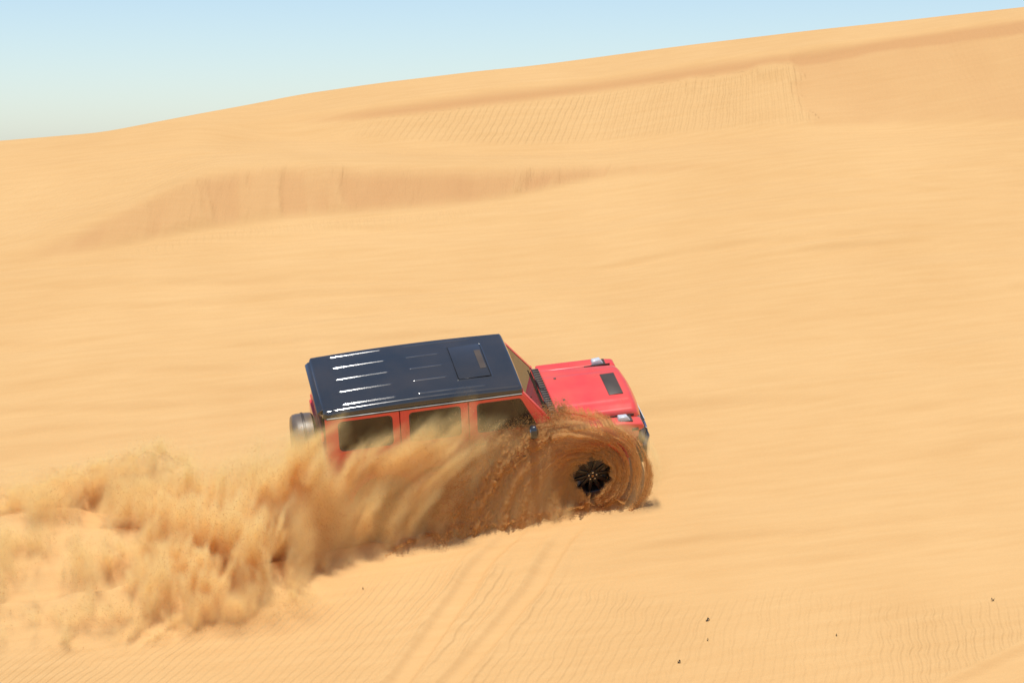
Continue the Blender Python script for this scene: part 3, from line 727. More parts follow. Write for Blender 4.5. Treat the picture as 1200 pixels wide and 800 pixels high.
# wheels
def make_wheel(ax, s):
    c = (ax, s * 0.80, 0.40)
    tp = [(0.265, -0.12), (0.34, -0.132), (0.385, -0.115), (0.400, -0.08), (0.400, 0.08), (0.385, 0.115), (0.34, 0.132), (0.265, 0.12)]
    bm = bmesh.new()
    lathe_bm(tp, c, 'y', 48, bm)
    for k in range(36):                                    # tread blocks
        a = 2 * math.pi * k / 36
        for y in (-0.07, 0.0, 0.07):
            rot = Matrix.Rotation(-a, 4, 'Y')
            p = rot @ Vector((0.404, 0, 0))
            box_bm((c[0] + p.x, c[1] + y, c[2] + p.z), (0.018, 0.055, 0.045), bm, rot)
    ty = finish('wheel', bm, M['tyre'], car)
    o = s
    bm = lathe_bm([(0.262, -0.10), (0.272, -0.115), (0.272, -0.095), (0.245, -0.06), (0.235, 0.08), (0.262, 0.10)], (0, 0, 0), 'y', 48)
    for v_ in bm.verts: v_.co = Vector((c[0] + v_.co.x, c[1] - o * v_.co.y, c[2] + v_.co.z))
    rim = finish('rim', bm, M['alloy'], ty, smooth=True)
    for k in range(10):
        a = 2 * math.pi * (k + 0.2) / 10
        rot = Matrix.Rotation(-a, 4, 'Y')
        pts = [(0.05, -0.028), (0.255, -0.022), (0.262, 0.022), (0.05, 0.028)]
        bm = bmesh.new()
        P8 = []
        for yy in (0.098, 0.062):
            for i_, (r, w) in enumerate(pts):
                q = rot @ Vector((r, 0, w)); P8.append((c[0] + q.x, c[1] + o * (yy + (0.012 if i_ in (1, 2) else -0.006)), c[2] + q.z))
        finish('spoke', hexa_bm(P8, bm), M['alloy'], rim if False else ty, 0.004)
    hub = finish('hub', lathe_bm([(0.001, 0.105), (0.028, 0.104), (0.032, 0.096), (0.075, 0.092), (0.085, 0.06), (0.001, 0.06)], (c[0], c[1], c[2]), 'y', 28) if o > 0 else lathe_bm([(0.001, -0.105), (0.028, -0.104), (0.032, -0.096), (0.075, -0.092), (0.085, -0.06), (0.001, -0.06)], c, 'y', 28), M['alloy'], ty)
    for k in range(5):
        a = 2 * math.pi * k / 5 + 0.3
        finish('wheel_bolt', lathe_bm([(0.001, 0.103 * o), (0.013, 0.106 * o), (0.014, 0.088 * o), (0.001, 0.088 * o)], (c[0] + 0.056 * math.cos(a), c[1], c[2] + 0.056 * math.sin(a)), 'y', 8), M['chrome'], ty)
    finish('hub_cap', lathe_bm([(0.001, 0.108 * o), (0.020, 0.109 * o), (0.022, 0.1 * o), (0.001, 0.1 * o)], c, 'y', 10), M['chrome'], ty)
for ax in (FA, RA):
    for s in (-1, 1): make_wheel(ax, s)
finish('chassis', box_bm((0, 0, 0.40), (4.0, 0.9, 0.14)), M['trim'], car, 0.02)

# ------------------------------------------------------------------ the thrown sand: a fog grid in the car's own axes, and flying grains
VOX = 0.024
GX = (-7.25, 2.65); GY = (-3.0, 1.7); GZ = (-0.25, 2.25)
gxs = np.arange(GX[0], GX[1], VOX, dtype=np.float32); gys = np.arange(GY[0], GY[1], VOX, dtype=np.float32); gzs = np.arange(GZ[0], GZ[1], VOX, dtype=np.float32)
NX, NY, NZ = len(gxs), len(gys), len(gzs)

LAT = np.random.default_rng(77).random((64, 64, 64)).astype(np.float32)
def n3(x, y, z, o=0):
    x = x + 11.3 * o; y = y + 5.7 * o; z = z + 23.1 * o
    ix = np.floor(x).astype(np.int32); iy = np.floor(y).astype(np.int32); iz = np.floor(z).astype(np.int32)
    fx = x - ix; fy = y - iy; fz = z - iz
    fx = fx * fx * (3 - 2 * fx); fy = fy * fy * (3 - 2 * fy); fz = fz * fz * (3 - 2 * fz)
    ix &= 63; iy &= 63; iz &= 63
    jx = (ix + 1) & 63; jy = (iy + 1) & 63; jz = (iz + 1) & 63
    def L(a, b, c): return LAT[a, b, c]
    c00 = L(ix, iy, iz) * (1 - fx) + L(jx, iy, iz) * fx; c10 = L(ix, jy, iz) * (1 - fx) + L(jx, jy, iz) * fx
    c01 = L(ix, iy, jz) * (1 - fx) + L(jx, iy, jz) * fx; c11 = L(ix, jy, jz) * (1 - fx) + L(jx, jy, jz) * fx
    return (c00 * (1 - fy) + c10 * fy) * (1 - fz) + (c01 * (1 - fy) + c11 * fy) * fz - 0.5
def f3(x, y, z, o=0, n=4, g=0.55):
    s = 0; a = 1.0
    for k in range(n):
        s = s + a * n3(x * 2 ** k, y * 2 ** k, z * 2 ** k, o + k); a *= g
    return s

HUBX, HUBZ = 1.415, 0.49
def pl(v, P): return np.interp(v, [p[0] for p in P], [p[1] for p in P])
def wheel_polar(x, z):
    """round the front hub: radius, angle (0 ahead, 90 above, 180 behind), which thrown streak a point lies on, the outermost streak there"""
    dx, dz = x - HUBX, z - HUBZ
    r = np.sqrt(dx * dx + dz * dz) + 1e-6
    ph = np.degrees(np.arctan2(dz, dx)); ph = np.where(ph < -130, ph + 360, ph)
    return r, ph, r / spiral(ph), outer_streak(ph)
SPH = np.arange(-130, 240, 1.0)
SPG = np.exp(np.cumsum(np.radians(1.0) * (0.06 + 0.54 * np.clip((SPH - 55) / 60, 0, 1))) ); SPG /= SPG[int(130 + 0)]
def spiral(ph): return np.interp(ph, SPH, SPG)
ROUT = [(-130, 0.62), (-70, 0.62), (-40, 0.80), (-15, 0.86), (0, 0.83), (45, 0.80), (70, 0.81), (90, 0.84), (121, 1.04), (139, 1.27), (152, 1.56), (164, 1.86), (177, 2.13), (192, 2.24), (205, 2.0), (225, 1.2), (260, 0.70)]
def outer_streak(ph): return pl(ph, ROUT) / spiral(ph)
def wave_y(r, ph, c, co):
    k = c / co
    x = HUBX + r * np.cos(np.radians(ph)); z = HUBZ + r * np.sin(np.radians(ph))
    y = -1.22 - 0.13 * sstep(1.2, -0.8, x) + 0.42 * np.clip(z, 0, 1.4) / 1.2 - 0.05 * np.clip((r - 0.3) / 0.5, 0, 1)
    y = y + 0.12 * sstep(0.78, 1.05, k) ** 1.5 * sstep(35, 90, ph) * sstep(190, 140, ph)
    return np.minimum(y, np.where(z < 1.22, np.where(x > 0.85, -0.935, -0.84), -0.60))

def spray_density(x, y, z, parts=False):
    """sand per cubic metre at points in car axes (x ahead, y to the left, z off the slope)"""
    ip = lambda v, P: np.interp(v, [p[0] for p in P], [p[1] for p in P]).astype(np.float32)
    w1 = f3(x * 1.1, y * 1.1, z * 1.1, 3, 3); w2 = f3(x * 1.1, y * 1.1, z * 1.1, 9, 3)
    age = np.clip((1.2 - x) / 6.0, 0, 1.4)
    # --- A, soft edge of the sand flung round the front wheel (the dense sheet itself is a surface, see sand_wave)
    r, ph, cc, co = wheel_polar(x, z)
    ysf = wave_y(r, ph, cc, co)
    rel_c = cc / co
    soft = np.exp(-((y - ysf - 0.02) / 0.075) ** 2) * sstep(1.10 + 0.10 * w1, 0.90, rel_c) * sstep(0.50, 0.66, r) * sstep(-0.03, 0.04, z) * (ph > -60)
    A = (2.5 + 6.0 * sstep(70, 110, ph) * sstep(0.7, 0.95, rel_c)) * soft * (0.4 + 1.2 * np.clip(n3(cc * 26, ph * 0.02, y * 4, 33) + 0.3, 0, 1)) * sstep(-1.2, -0.6, x)
    A += 2.6 * np.exp(-((r - 0.90 - 0.02 * w1) / 0.04) ** 2) * np.exp(-((y + 1.10) / 0.10) ** 2) * sstep(-25, 0, ph) * sstep(110, 40, ph) * (z > 0)
    # --- B, spray torn off the crest of that sheet
    q_ = n3(x * 9, y * 9, z * 9, 41) + n3(x * 21, y * 21, z * 19, 43) * 0.7
    B = 2.5 * np.exp(-((rel_c - 1.0 - 0.10 * q_) / 0.075) ** 2) * np.exp(-((y - ysf) / 0.14) ** 2) * np.clip(0.25 + 1.6 * q_, 0, 2) * sstep(95, 130, ph) * sstep(-0.03, 0.04, z)
    # --- C, the plume that has broken up and drifts back and down the slope
    d = (x + 0.35 * z) , (y - 0.55 * (1.2 - z) * 0)           # falling curtains lean a little
    q1 = x + 0.42 * (1.0 - z) * (age < 9); 
    lean = ip(x, [(-6.5, 0.02), (-3.5, 0.10), (-1.5, 0.45), (0.5, 0.7)])
    u_ = x - lean * z + 0.22 * w1
    v_ = y + 0.40 * (z - 1.0) + 0.22 * w2
    c1 = f3(u_ * 1.5, v_ * 1.3, z * 0.45, 61, 3) 
    c2 = f3(u_ * 5.2, v_ * 3.6, z * 0.9 + w1 * 0.4, 71, 3)
    c3 = n3(u_ * 18 + w2, v_ * 10, z * 2.2, 81)
    c4 = n3(x * 13, y * 13, z * 11, 83)
    top = ip(x, [(-6.9, 0.30), (-5.6, 0.45), (-4.9, 0.66), (-4.3, 0.98), (-3.8, 1.32), (-3.2, 1.52), (-2.4, 1.74), (-1.6, 1.95), (-0.9, 1.90), (-0.4, 1.72), (0.1, 1.60), (0.5, 1.55), (0.9, 1.3)])
    outer = ip(x, [(-6.9, -2.5), (-5.9, -2.65), (-5.0, -2.70), (-4.2, -2.40), (-3.5, -2.32), (-2.8, -2.10), (-2.3, -1.62), (-1.5, -1.45), (-0.7, -1.40), (0.5, -1.30)])
    inner = ip(x, [(-6.9, 0.9), (-5.0, 0.5), (-3.4, -0.1), (-2.4, -0.75), (-2.2, -0.84), (1.0, -0.86)])
    tz = top * (1 + 0.34 * c1 + 0.25 * c2)
    rel = z / np.maximum(tz, 0.1)
    bulge = outer + 0.30 * np.clip(rel, 0, 1) - 0.22 * c1 - 0.16 * c2
    ev = sstep(1.02, 0.55, rel) * sstep(bulge - 0.10, bulge + 0.28, y) * sstep(inner + 0.30, inner - 0.15, y + 0.25 * c1 * (x < -2.4)) * sstep(-0.05, 0.03, z)
    ev = ev * sstep(1.0, 0.2, x) * sstep(-7.2, -6.5, x)
    clump = np.clip(0.40 + 0.90 * c1 + 0.95 * c2 + 0.75 * c3 + 0.20 * c4, 0, 2.2) ** 1.7
    clump = np.maximum(clump, 0.38 * sstep(-3.0, -2.5, x) * sstep(1.25, 0.9, z))
    core = ip(x, [(-6.9, 2.0), (-5.6, 3.0), (-4.9, 4.6), (-4.0, 8), (-3.0, 9), (-2.2, 10), (-1.2, 10.5), (-0.4, 8), (0.3, 5), (0.9, 1.5)])
    hz_ = ip(np.clip(rel, 0, 1), [(0, 1.15), (0.35, 1.05), (0.6, 0.75), (1, 0.45)])
    veil = np.where(x > -2.3, 1 - 0.45 * sstep(1.2, 1.7, z), 1)
    C = core * hz_ * ev * clump * veil
    # skirt at the foot of the plume, where it lands
    foot = np.exp(-(z / 0.16) ** 2) * np.exp(-((y - outer - 0.10 + 0.10 * c1) / 0.16) ** 2) * sstep(-5.6, -4.6, x) * sstep(1.6, 0.9, x) * np.clip(0.2 + 1.5 * c2 + 0.9 * c3, 0, 1.5)
    C += 9 * foot * sstep(-0.06, 0.0, z)
    # --- D, thin dust hanging over the ground behind the car, and over the far ruts
    dtop = ip(x, [(-6.9, 0.75), (-4.5, 0.85), (-3.2, 0.75), (-2.5, 0.6), (-2.2, 0.0)]) * (1 + 0.5 * c1)
    D = 1.3 * sstep(dtop, 0.05, z) * sstep(-2.85, -2.2, y + 0.2 * c1) * sstep(1.5, 0.5, y + 0.3 * c1) * sstep(-2.2, -2.6, x) * sstep(-7.2, -6.6, x) * np.clip(0.5 + 1.6 * c1 + 0.9 * c2, 0, 2) * sstep(-0.05, 0.05, z)
    # --- a second, smaller throw of sand from the far rear wheel, back along its rut
    ct = ip(x, [(-6.1, 0.05), (-5.7, 0.26), (-5.2, 0.34), (-4.7, 0.40), (-4.35, 0.52), (-4.1, 0.2), (-3.9, 0.0)])
    q5 = n3(x * 7, y * 7, z * 4, 121) + 0.7 * n3((x - 0.5 * z) * 19, y * 15, z * 11, 122)
    yb = 0.86 + 0.10 * (x + 5.0) + 0.10 * q5
    D += 16 * (ct > 0.04) * sstep(np.maximum(ct, 0.04) * (1 + 0.5 * q5), 0.25 * np.maximum(ct, 0.04), z) * sstep(yb - 0.05, yb + 0.06, y) * sstep(yb + 0.75, yb + 0.3, y) * np.clip(0.5 + 1.3 * q5, 0.05, 2) * sstep(-0.1, 0.0, z)
    # spare wheel and rear corner wrapped in dust
    D += 1.1 * np.exp(-(((x + 2.75) / 0.55) ** 2 + ((y + 0.65) / 0.45) ** 2 + ((z - 0.75) / 0.45) ** 2)) * np.clip(0.7 + c2 + c1, 0, 2)
    if parts: return A, B, C, D
    return A + B + C + D

def build_spray():
    dens = np.zeros((NZ, NY, NX), np.float32)
    Yg, Xg = np.meshgrid(gys, gxs, indexing='ij')
    inside_car = ((np.abs(Yg) < 0.80) & (Xg > -2.25) & (Xg < 2.2))
    skip = (Xg > 0.9) & (Yg > -0.8)
    sel = ~(inside_car | skip | ((Xg > -2.0) & (Yg > 0)))
    xs_, ys_ = Xg[sel], Yg[sel]
    step = 8
    for k0 in range(0, NZ, step):
        zz_ = gzs[k0:k0 + step]
        n = len(zz_)
        d = spray_density(np.tile(xs_, n), np.tile(ys_, n), np.repeat(zz_, len(xs_)))
        blk = dens[k0:k0 + step]
        blk[:, sel] = d.reshape(n, -1)
    dens[dens < 0.03] = 0
    return dens

DENS = build_spray()

def spray_material():
    m = bpy.data.materials.new('airborne_sand')
    m.use_nodes = True
    nt = m.node_tree; n, l = nt.nodes, nt.links
    n.clear()
    out = n.new('ShaderNodeOutputMaterial'); pv = n.new('ShaderNodeVolumePrincipled')
    pv.inputs['Color'].default_value = (1.0, 0.828, 0.415, 1)
    pv.inputs['Density'].default_value = 1.0
    pv.inputs['Density Attribute'].default_value = 'density'
    pv.inputs['Anisotropy'].default_value = -0.4
    l.new(pv.outputs[0], out.inputs['Volume'])
    return m

def spray_object():
    me = bpy.data.meshes.new('sand_dust')
    N = NX * NY * NZ
    co = np.empty((NZ, NY, NX, 3), np.float32)
    co[..., 0] = gxs[None, None, :]; co[..., 1] = gys[None, :, None]; co[..., 2] = gzs[:, None, None]
    me.vertices.add(N); me.vertices.foreach_set('co', co.ravel())
    a = me.attributes.new('sand', 'FLOAT', 'POINT'); a.data.foreach_set('value', DENS.ravel())
    m = spray_material(); me.materials.append(m)
    o = bpy.data.objects.new('sand_dust', me); COL.objects.link(o)
    o.matrix_world = CAR
    g = bpy.data.node_groups.new('fog_grid', 'GeometryNodeTree')
    g.interface.new_socket('Geometry', in_out='INPUT', socket_type='NodeSocketGeometry')
    g.interface.new_socket('Geometry', in_out='OUTPUT', socket_type='NodeSocketGeometry')
    n, l = g.nodes, g.links
    gi, go = n.new('NodeGroupInput'), n.new('NodeGroupOutput')
    vc = n.new('GeometryNodeVolumeCube')
    vc.inputs['Min'].default_value = (float(gxs[0]), float(gys[0]), float(gzs[0]))
    vc.inputs['Max'].default_value = (float(gxs[-1]), float(gys[-1]), float(gzs[-1]))
    for nm, v in (('Resolution X', NX), ('Resolution Y', NY), ('Resolution Z', NZ)): vc.inputs[nm].default_value = v
    pos = n.new('GeometryNodeInputPosition'); sep = n.new('ShaderNodeSeparateXYZ'); l.new(pos.outputs[0], sep.inputs[0])
    def mth(op, a, b):
        k = n.new('ShaderNodeMath'); k.operation = op
        for i, q in enumerate((a, b)):
            if q is None: continue
            if isinstance(q, (int, float)): k.inputs[i].default_value = q
            else: l.new(q, k.inputs[i])
        return k.outputs[0]
    idx = []
    for ax, (arr, cnt) in zip('XYZ', ((gxs, NX), (gys, NY), (gzs, NZ))):
        stp = float(arr[-1] - arr[0]) / (cnt - 1)
        idx.append(mth('ROUND', mth('MULTIPLY', mth('SUBTRACT', sep.outputs[ax], float(arr[0])), 1.0 / stp), None))
    lin = mth('ADD', idx[0], mth('MULTIPLY', mth('ADD', idx[1], mth('MULTIPLY', idx[2], float(NY))), float(NX)))
    na = n.new('GeometryNodeInputNamedAttribute'); na.data_type = 'FLOAT'; na.inputs['Name'].default_value = 'sand'
    si = n.new('GeometryNodeSampleIndex'); si.data_type = 'FLOAT'; si.domain = 'POINT'; si.clamp = True
    l.new(gi.outputs[0], si.inputs['Geometry']); l.new(na.outputs['Attribute'], si.inputs['Value'])
    fi = n.new('FunctionNodeFloatToInt'); fi.rounding_mode = 'ROUND'; l.new(lin, fi.inputs[0]); l.new(fi.outputs[0], si.inputs['Index'])
    l.new(si.outputs[0], vc.inputs['Density'])
    sm = n.new('GeometryNodeSetMaterial'); sm.inputs['Material'].default_value = m
    l.new(vc.outputs[0], sm.inputs['Geometry']); l.new(sm.outputs[0], go.inputs[0])
    md = o.modifiers.new('fog', 'NODES'); md.node_group = g
    o['kind'] = 'stuff'
    o['label'] = 'cloud of orange sand dust trailing back from the wheels beside the red car'
    o['category'] = 'dust'
    return o
spray_object()

def sand_wave():
    """the dense sheet thrown by the front wheel: streaked and ragged, crumbling at its crest"""
    nph, nc = 960, 240
    ph = np.linspace(-100, 258, nph)
    k = np.linspace(0.0, 1.10, nc)
    PH, K = np.meshgrid(ph, k)
    co = outer_streak(PH)
    cin = (0.222 + 0.070 * n3(PH * 0.085, PH * 0, PH * 0, 37) * 2 + 0.02 * n3(PH * 0.3, PH * 0, PH * 0, 38) * 2) / spiral(PH)
    c = cin + (co - cin) * K
    r = c * spiral(PH)
    x = HUBX + r * np.cos(np.radians(PH)); z = HUBZ + r * np.sin(np.radians(PH))
    rel = c / co
    rough = np.clip((PH - 100) / 55, 0, 1) * sstep(0.30, 0.90, rel) * sstep(225, 205, PH)             # how far the sheet has broken into clods
    y = wave_y(r, PH, c, co)
    st = n3(c * 22, PH * 0.012, c * 0, 91) * 0.045 + n3(c * 50, PH * 0.055, c * 0, 92) * 0.022 + n3(c * 110, PH * 0.16, c * 0, 93) * 0.012 + n3(x * 34, z * 34, c * 0, 90) * 0.010
    st = st * (0.55 + 0.75 * sstep(0.1, 0.5, rel))
    sh_ = x - 0.55 * z
    lump = n3(sh_ * 8, y * 7, z * 3.2, 94) * 0.09 + n3(sh_ * 20, y * 17, z * 8, 95) * 0.07 + n3(sh_ * 46, y * 40, z * 24, 96) * 0.05
    rad = n3(PH * 0.35, c * 7, c * 0, 97) * 0.03
    st = st + sstep(115, 150, PH) * (n3(c * 10, PH * 0.008, c * 0, 113) * 0.10 + n3(c * 24, PH * 0.02, c * 0, 114) * 0.05)
    y = y + st * 1.5 + (lump + rad) * rough - 0.05 * rough
    jit = RNG.normal(size=x.shape) * 0.0035 * (0.2 + rough)
    x2 = x + jit + 0.03 * rough * n3(x * 22, z * 22, y * 0, 98); z2 = z + RNG.normal(size=x.shape) * 0.0035 * (0.2 + rough) + 0.03 * rough * n3(x * 22, z * 22, y * 0, 99)
    # crumbling: drop faces towards the crest, the front edge and the hub
    rag = 0.16 * n3(PH * 0.045, PH * 0, PH * 0, 105) + 0.055 * n3(PH * 0.10, PH * 0, PH * 0, 101) * 2 + 0.05 * n3(PH * 0.4, PH * 0, PH * 0, 102) * 2
    lim = 1.0 + rag * (0.75 + rough)
    pdrop = sstep(lim - (0.05 + 0.16 * rough), lim + 0.03, rel) + 0.9 * sstep(-80, -100, PH) + 1.2 * sstep(0.0, 0.24, n3(c * 24, PH * 0.014, c * 0, 111) + 0.5 * n3(c * 60, PH * 0.03, c * 0, 112)) * sstep(0.45, 0.75, rel) * sstep(120, 50, PH) + sstep(0.05, 0.0, K) * 0.5
    clod = n3(x * 13, y * 13, z * 13, 103) + n3(x * 31, y * 31, z * 31, 104)
    pdrop = pdrop + 1.2 * rough * sstep(-0.30, -0.55, clod)
    keep = (RNG.random(x.shape) > pdrop) & (z2 > -0.12)
    V1 = np.stack([x2, y, z2], -1).reshape(-1, 3)
    V2 = np.stack([x2, y + 0.035 + 0.06 * np.clip(r, 0, 1.5) * 0.6, z2], -1).reshape(-1, 3)
    idx = np.arange(nph * nc).reshape(nc, nph)
    f = np.stack([idx[:-1, :-1], idx[:-1, 1:], idx[1:, 1:], idx[1:, :-1]], -1)
    fk = keep[:-1, :-1]
    F = f[fk]
    fk = fk & (RNG.random(fk.shape) < 0.45)
    Fb = f[fk][:, ::-1] + nph * nc
    # low feathers of sand pushed out along the foot of the wave
    na_, nb_ = 900, 36
    tx = np.linspace(2.25, -1.6, na_); tb = np.linspace(0, 1, nb_)
    TX, TB = np.meshgrid(tx, tb)
    yb_ = np.interp(TX, [-1.6, -0.75, 0.23, 1.475, 2.25], [-1.30, -1.20, -1.10, -1.00, -0.93])
    h_ = 0.15 + 0.17 * np.clip(n3(TX * 3.1, TX * 0, TX * 0, 131) + 0.35, 0, 1) + 0.12 * n3(TX * 11, TX * 0, TX * 0, 132)
    h_ = np.clip(h_, 0.02, 1) * sstep(2.25, 1.6, TX) * sstep(-1.6, -1.0, TX)
    fz = -0.05 + (h_ + 0.05) * TB
    fy = yb_ - 0.30 * TB ** 1.3 - 0.07 * n3(TX * 12 + TB, TB * 2, TX * 0, 133) - 0.05 * n3(TX * 31 + 2 * TB, TB * 4, TX * 0, 134)
    fx = TX - 0.14 * TB + 0.03 * n3(TX * 20, TB * 3, TX * 0, 135)
    kp = RNG.random(TX.shape) > sstep(0.45, 1.0, TB + 0.6 * n3(TX * 26, TB * 3, TX * 0, 136))
    off_ = len(V1) * 2
    ix_ = off_ + np.arange(na_ * nb_).reshape(nb_, na_)
    f2 = np.stack([ix_[:-1, :-1], ix_[:-1, 1:], ix_[1:, 1:], ix_[1:, :-1]], -1)[kp[:-1, :-1]]
    V3 = np.stack([fx, fy, fz], -1).reshape(-1, 3)
    V = np.concatenate([V1, V2, V3, V3 + np.array([0, 0.05, -0.01])]); F = np.concatenate([F, Fb, f2, f2[:, ::-1] + len(V3)])
    me = bpy.data.meshes.new('sand_wave')
    me.vertices.add(len(V)); me.vertices.foreach_set('co', V.astype(np.float32).ravel())
    me.loops.add(len(F) * 4); me.loops.foreach_set('vertex_index', F.astype(np.int32).ravel())
    me.polygons.add(len(F)); me.polygons.foreach_set('loop_start', np.arange(0, len(F) * 4, 4, dtype=np.int32)); me.polygons.foreach_set('loop_total', np.full(len(F), 4, np.int32))
    me.update(calc_edges=True); me.shade_smooth()
    me.materials.append(grain_mat)
    o = bpy.data.objects.new('sand_wave', me); COL.objects.link(o); o.matrix_world = CAR
    o['kind'] = 'stuff'; o['label'] = 'dense curling wave of orange sand swirling round the front wheel'; o['category'] = 'sand'
    ed = (pdrop > 0.25) & (pdrop < 1.15) & (rough > 0.1) & (z2 > 0)
    on = keep & (z2 > 0) & (RNG.random(x.shape) < 0.25)
    return np.stack([x2, y, z2], -1)[ed], np.stack([x2, y, z2], -1)[on]

grain_mat, _nt, _b = new_mat('packed_sand'); _b.inputs['Base Color'].default_value = (0.68, 0.390, 0.145, 1); _b.inputs['Roughness'].default_value = 0.95; _b.inputs['Specular IOR Level'].default_value = 0.05
_n1 = _nt.nodes.new('ShaderNodeTexNoise'); _n1.inputs['Scale'].default_value = 120; _n1.inputs['Detail'].default_value = 3
_tc = _nt.nodes.new('ShaderNodeTexCoord'); _nt.links.new(_tc.outputs['Object'], _n1.inputs['Vector'])
_bp = _nt.nodes.new('ShaderNodeBump'); _bp.inputs['Distance'].default_value = 0.012; _nt.links.new(_n1.outputs['Fac'], _bp.inputs['Height']); _nt.links.new(_bp.outputs[0], _b.inputs['Normal'])
_tr0 = _nt.nodes.new('ShaderNodeBsdfTranslucent'); _tr0.inputs['Color'].default_value = (0.90, 0.57, 0.24, 1)      # a thrown sheet of sand lets some sun through
_mx0 = _nt.nodes.new('ShaderNodeMixShader'); _mx0.inputs[0].default_value = 0.55
_nt.links.new(_b.outputs[0], _mx0.inputs[1]); _nt.links.new(_tr0.outputs[0], _mx0.inputs[2]); _nt.links.new(_mx0.outputs[0], _nt.nodes['Material Output'].inputs['Surface'])
fly_mat, _nt2, _b2 = new_mat('sand_grain'); _b2.inputs['Base Color'].default_value = (0.66, 0.42, 0.19, 1); _b2.inputs['Roughness'].default_value = 0.9; _b2.inputs['Specular IOR Level'].default_value = 0.1
_tr = _nt2.nodes.new('ShaderNodeBsdfTranslucent'); _tr.inputs['Color'].default_value = (0.88, 0.60, 0.29, 1)       # quartz lets light through
_mx = _nt2.nodes.new('ShaderNodeMixShader'); _mx.inputs[0].default_value = 0.6
_nt2.links.new(_b2.outputs[0], _mx.inputs[1]); _nt2.links.new(_tr.outputs[0], _mx.inputs[2]); _nt2.links.new(_mx.outputs[0], _nt2.nodes['Material Output'].inputs['Surface'])
CRUMBS, SKIN = sand_wave()

def flying_grains(count=125000):
    p = np.where(DENS > 0.6, np.minimum(DENS, 9.0), 0).astype(np.float64)
    p[:, :, gxs > 0.9] *= 0.35
    c = np.cumsum(p.ravel()); tot = c[-1]
    r = RNG.random(count) * tot
    ii = np.searchsorted(c, r)
    k, rem = np.divmod(ii, NY * NX); j, i = np.divmod(rem, NX)
    P = np.stack([gxs[i], gys[j], gzs[k]], 1) + (RNG.random((count, 3)) - 0.5) * VOX * 1.6
    m_ = min(16000, count // 2)
    P[:m_] = CRUMBS[RNG.integers(0, len(CRUMBS), m_)] + RNG.normal(size=(m_, 3)) * np.array([0.045, 0.06, 0.045])
    m2 = m_ + 5000
    P[m_:m2] = SKIN[RNG.integers(0, len(SKIN), m2 - m_)] + RNG.normal(size=(m2 - m_, 3)) * np.array([0.02, 0.012, 0.02]) - np.abs(RNG.normal(size=(m2 - m_, 1))) * np.array([[0.015, 0.035, 0.0]])
    sz = 0.0028 + 0.0060 * RNG.random(count) ** 2.5
    T = np.array([(1, 1, 1), (1, -1, -1), (-1, 1, -1), (-1, -1, 1)], float) * 0.6
    q = RNG.normal(size=(count, 4)); q /= np.linalg.norm(q, axis=1)[:, None]
    w, x, y, z = q.T
    R = np.stack([1 - 2 * (y * y + z * z), 2 * (x * y - z * w), 2 * (x * z + y * w), 2 * (x * y + z * w), 1 - 2 * (x * x + z * z), 2 * (y * z - x * w), 2 * (x * z - y * w), 2 * (y * z + x * w), 1 - 2 * (x * x + y * y)], 1).reshape(-1, 3, 3)
    V = np.einsum('nij,vj->nvi', R, T) * sz[:, None, None]
    V[:, :, 0] += 0.35 * V[:, :, 2]                              # stretched along the throw
    V = V + P[:, None, :]
    F = np.array([(0, 1, 2), (0, 3, 1), (0, 2, 3), (1, 3, 2)])
    faces = (np.arange(count)[:, None, None] * 4 + F[None]).reshape(-1, 3)
    me = bpy.data.meshes.new('flying_sand')
    me.vertices.add(count * 4); me.vertices.foreach_set('co', V.astype(np.float32).ravel())
    me.loops.add(len(faces) * 3); me.loops.foreach_set('vertex_index', faces.astype(np.int32).ravel())
    me.polygons.add(len(faces))
    me.polygons.foreach_set('loop_start', np.arange(0, len(faces) * 3, 3, dtype=np.int32)); me.polygons.foreach_set('loop_total', np.full(len(faces), 3, np.int32))
    me.update(calc_edges=True)
    me.materials.append(fly_mat)
    o = bpy.data.objects.new('flying_sand', me); COL.objects.link(o); o.matrix_world = CAR
    o['kind'] = 'stuff'
    o['label'] = 'loose sand grains flying through the dust beside the red car'
    o['category'] = 'sand'
flying_grains()

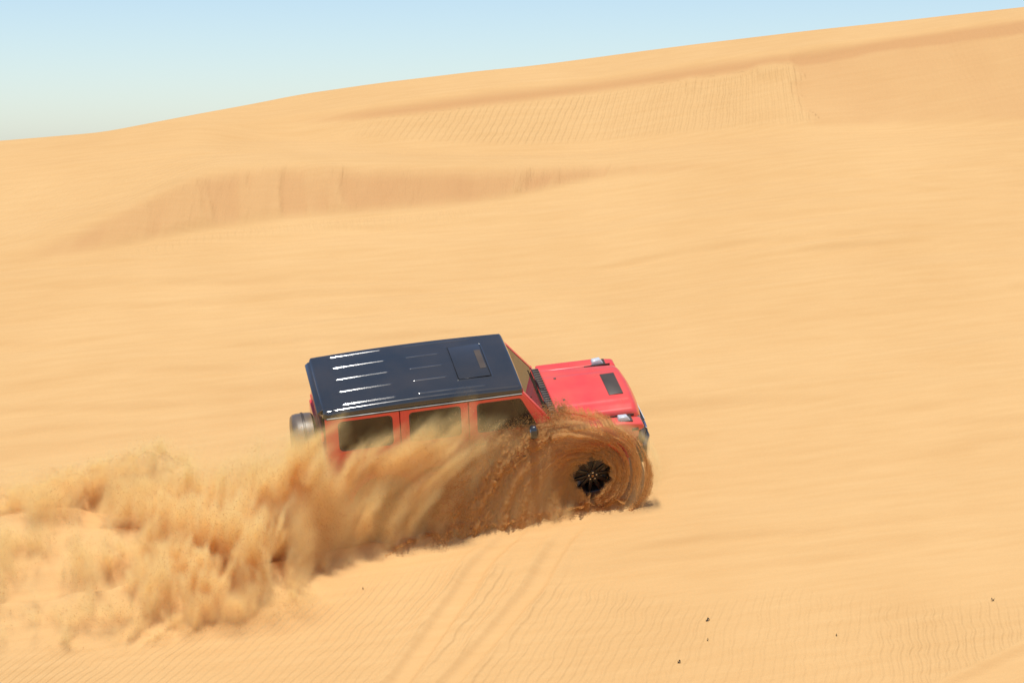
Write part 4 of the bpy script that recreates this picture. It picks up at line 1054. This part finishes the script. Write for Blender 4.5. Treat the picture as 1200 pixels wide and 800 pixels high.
# ------------------------------------------------------------------ bits of litter lying on the slope
M['litter'] = paint('dry_dark_litter', (0.05, 0.045, 0.035), 0.8)
def scrap(x, y, ln, wd, rot, label, name='scrap', cat='scrap'):
    bm = bmesh.new()
    n = 7
    rings = []
    rnd = random.Random(int(x * 100 + y * 10))
    for k in range(n):
        t = k / (n - 1) - 0.5
        ww = wd * (0.35 + 0.65 * math.sin(math.pi * (k + 0.6) / n)) * rnd.uniform(0.8, 1.2)
        zc = 0.012 + 0.018 * math.sin(k * 1.3 + x)
        off = 0.008 * math.sin(k * 2.1)
        rings.append([bm.verts.new((t * ln, off + ww * a, zc + b_)) for a, b_ in ((-0.5, 0.0), (-0.15, 0.008), (0.15, 0.012), (0.5, 0.002), (0.1, -0.006))])
    for a, b_ in zip(rings, rings[1:]):
        for k in range(5): bm.faces.new((a[k], a[(k + 1) % 5], b_[(k + 1) % 5], b_[k]))
    bm.faces.new(rings[0]); bm.faces.new(rings[-1][::-1])
    o = finish(name, bm, M['litter'], None)
    nrm = Vector((-0.0134, -0.4531, 0.8913))
    o.matrix_world = Matrix.Translation((x, y, dune_height(x, y) + 0.003)) @ nrm.to_track_quat('Z', 'Y').to_matrix().to_4x4() @ Matrix.Rotation(rot, 4, 'Z')
    o['label'] = label; o['category'] = cat
scrap(2.53, 28.26, 0.055, 0.024, 0.7, 'dark curled scrap on rippled sand, the larger one right of the tyre tracks')
scrap(2.11, 27.55, 0.040, 0.026, 0.5, 'dark scrap lying nearest the bottom edge, on rippled sand')
scrap(2.50, 27.91, 0.020, 0.016, 0.2, 'tiny brown crumb on the ripples between the two dark scraps', 'twig', 'twig')
scrap(6.27, 28.54, 0.042, 0.02, 0.0, 'small dark scrap far right, above the smooth diagonal track')
scrap(-1.97, 28.94, 0.018, 0.014, 0.3, 'tiny dark crumb on the sand below the dust cloud', 'twig', 'twig')
scrap(4.15, 27.94, 0.018, 0.016, 0.1, 'tiny brown crumb among wavy ripples at lower right', 'twig', 'twig')
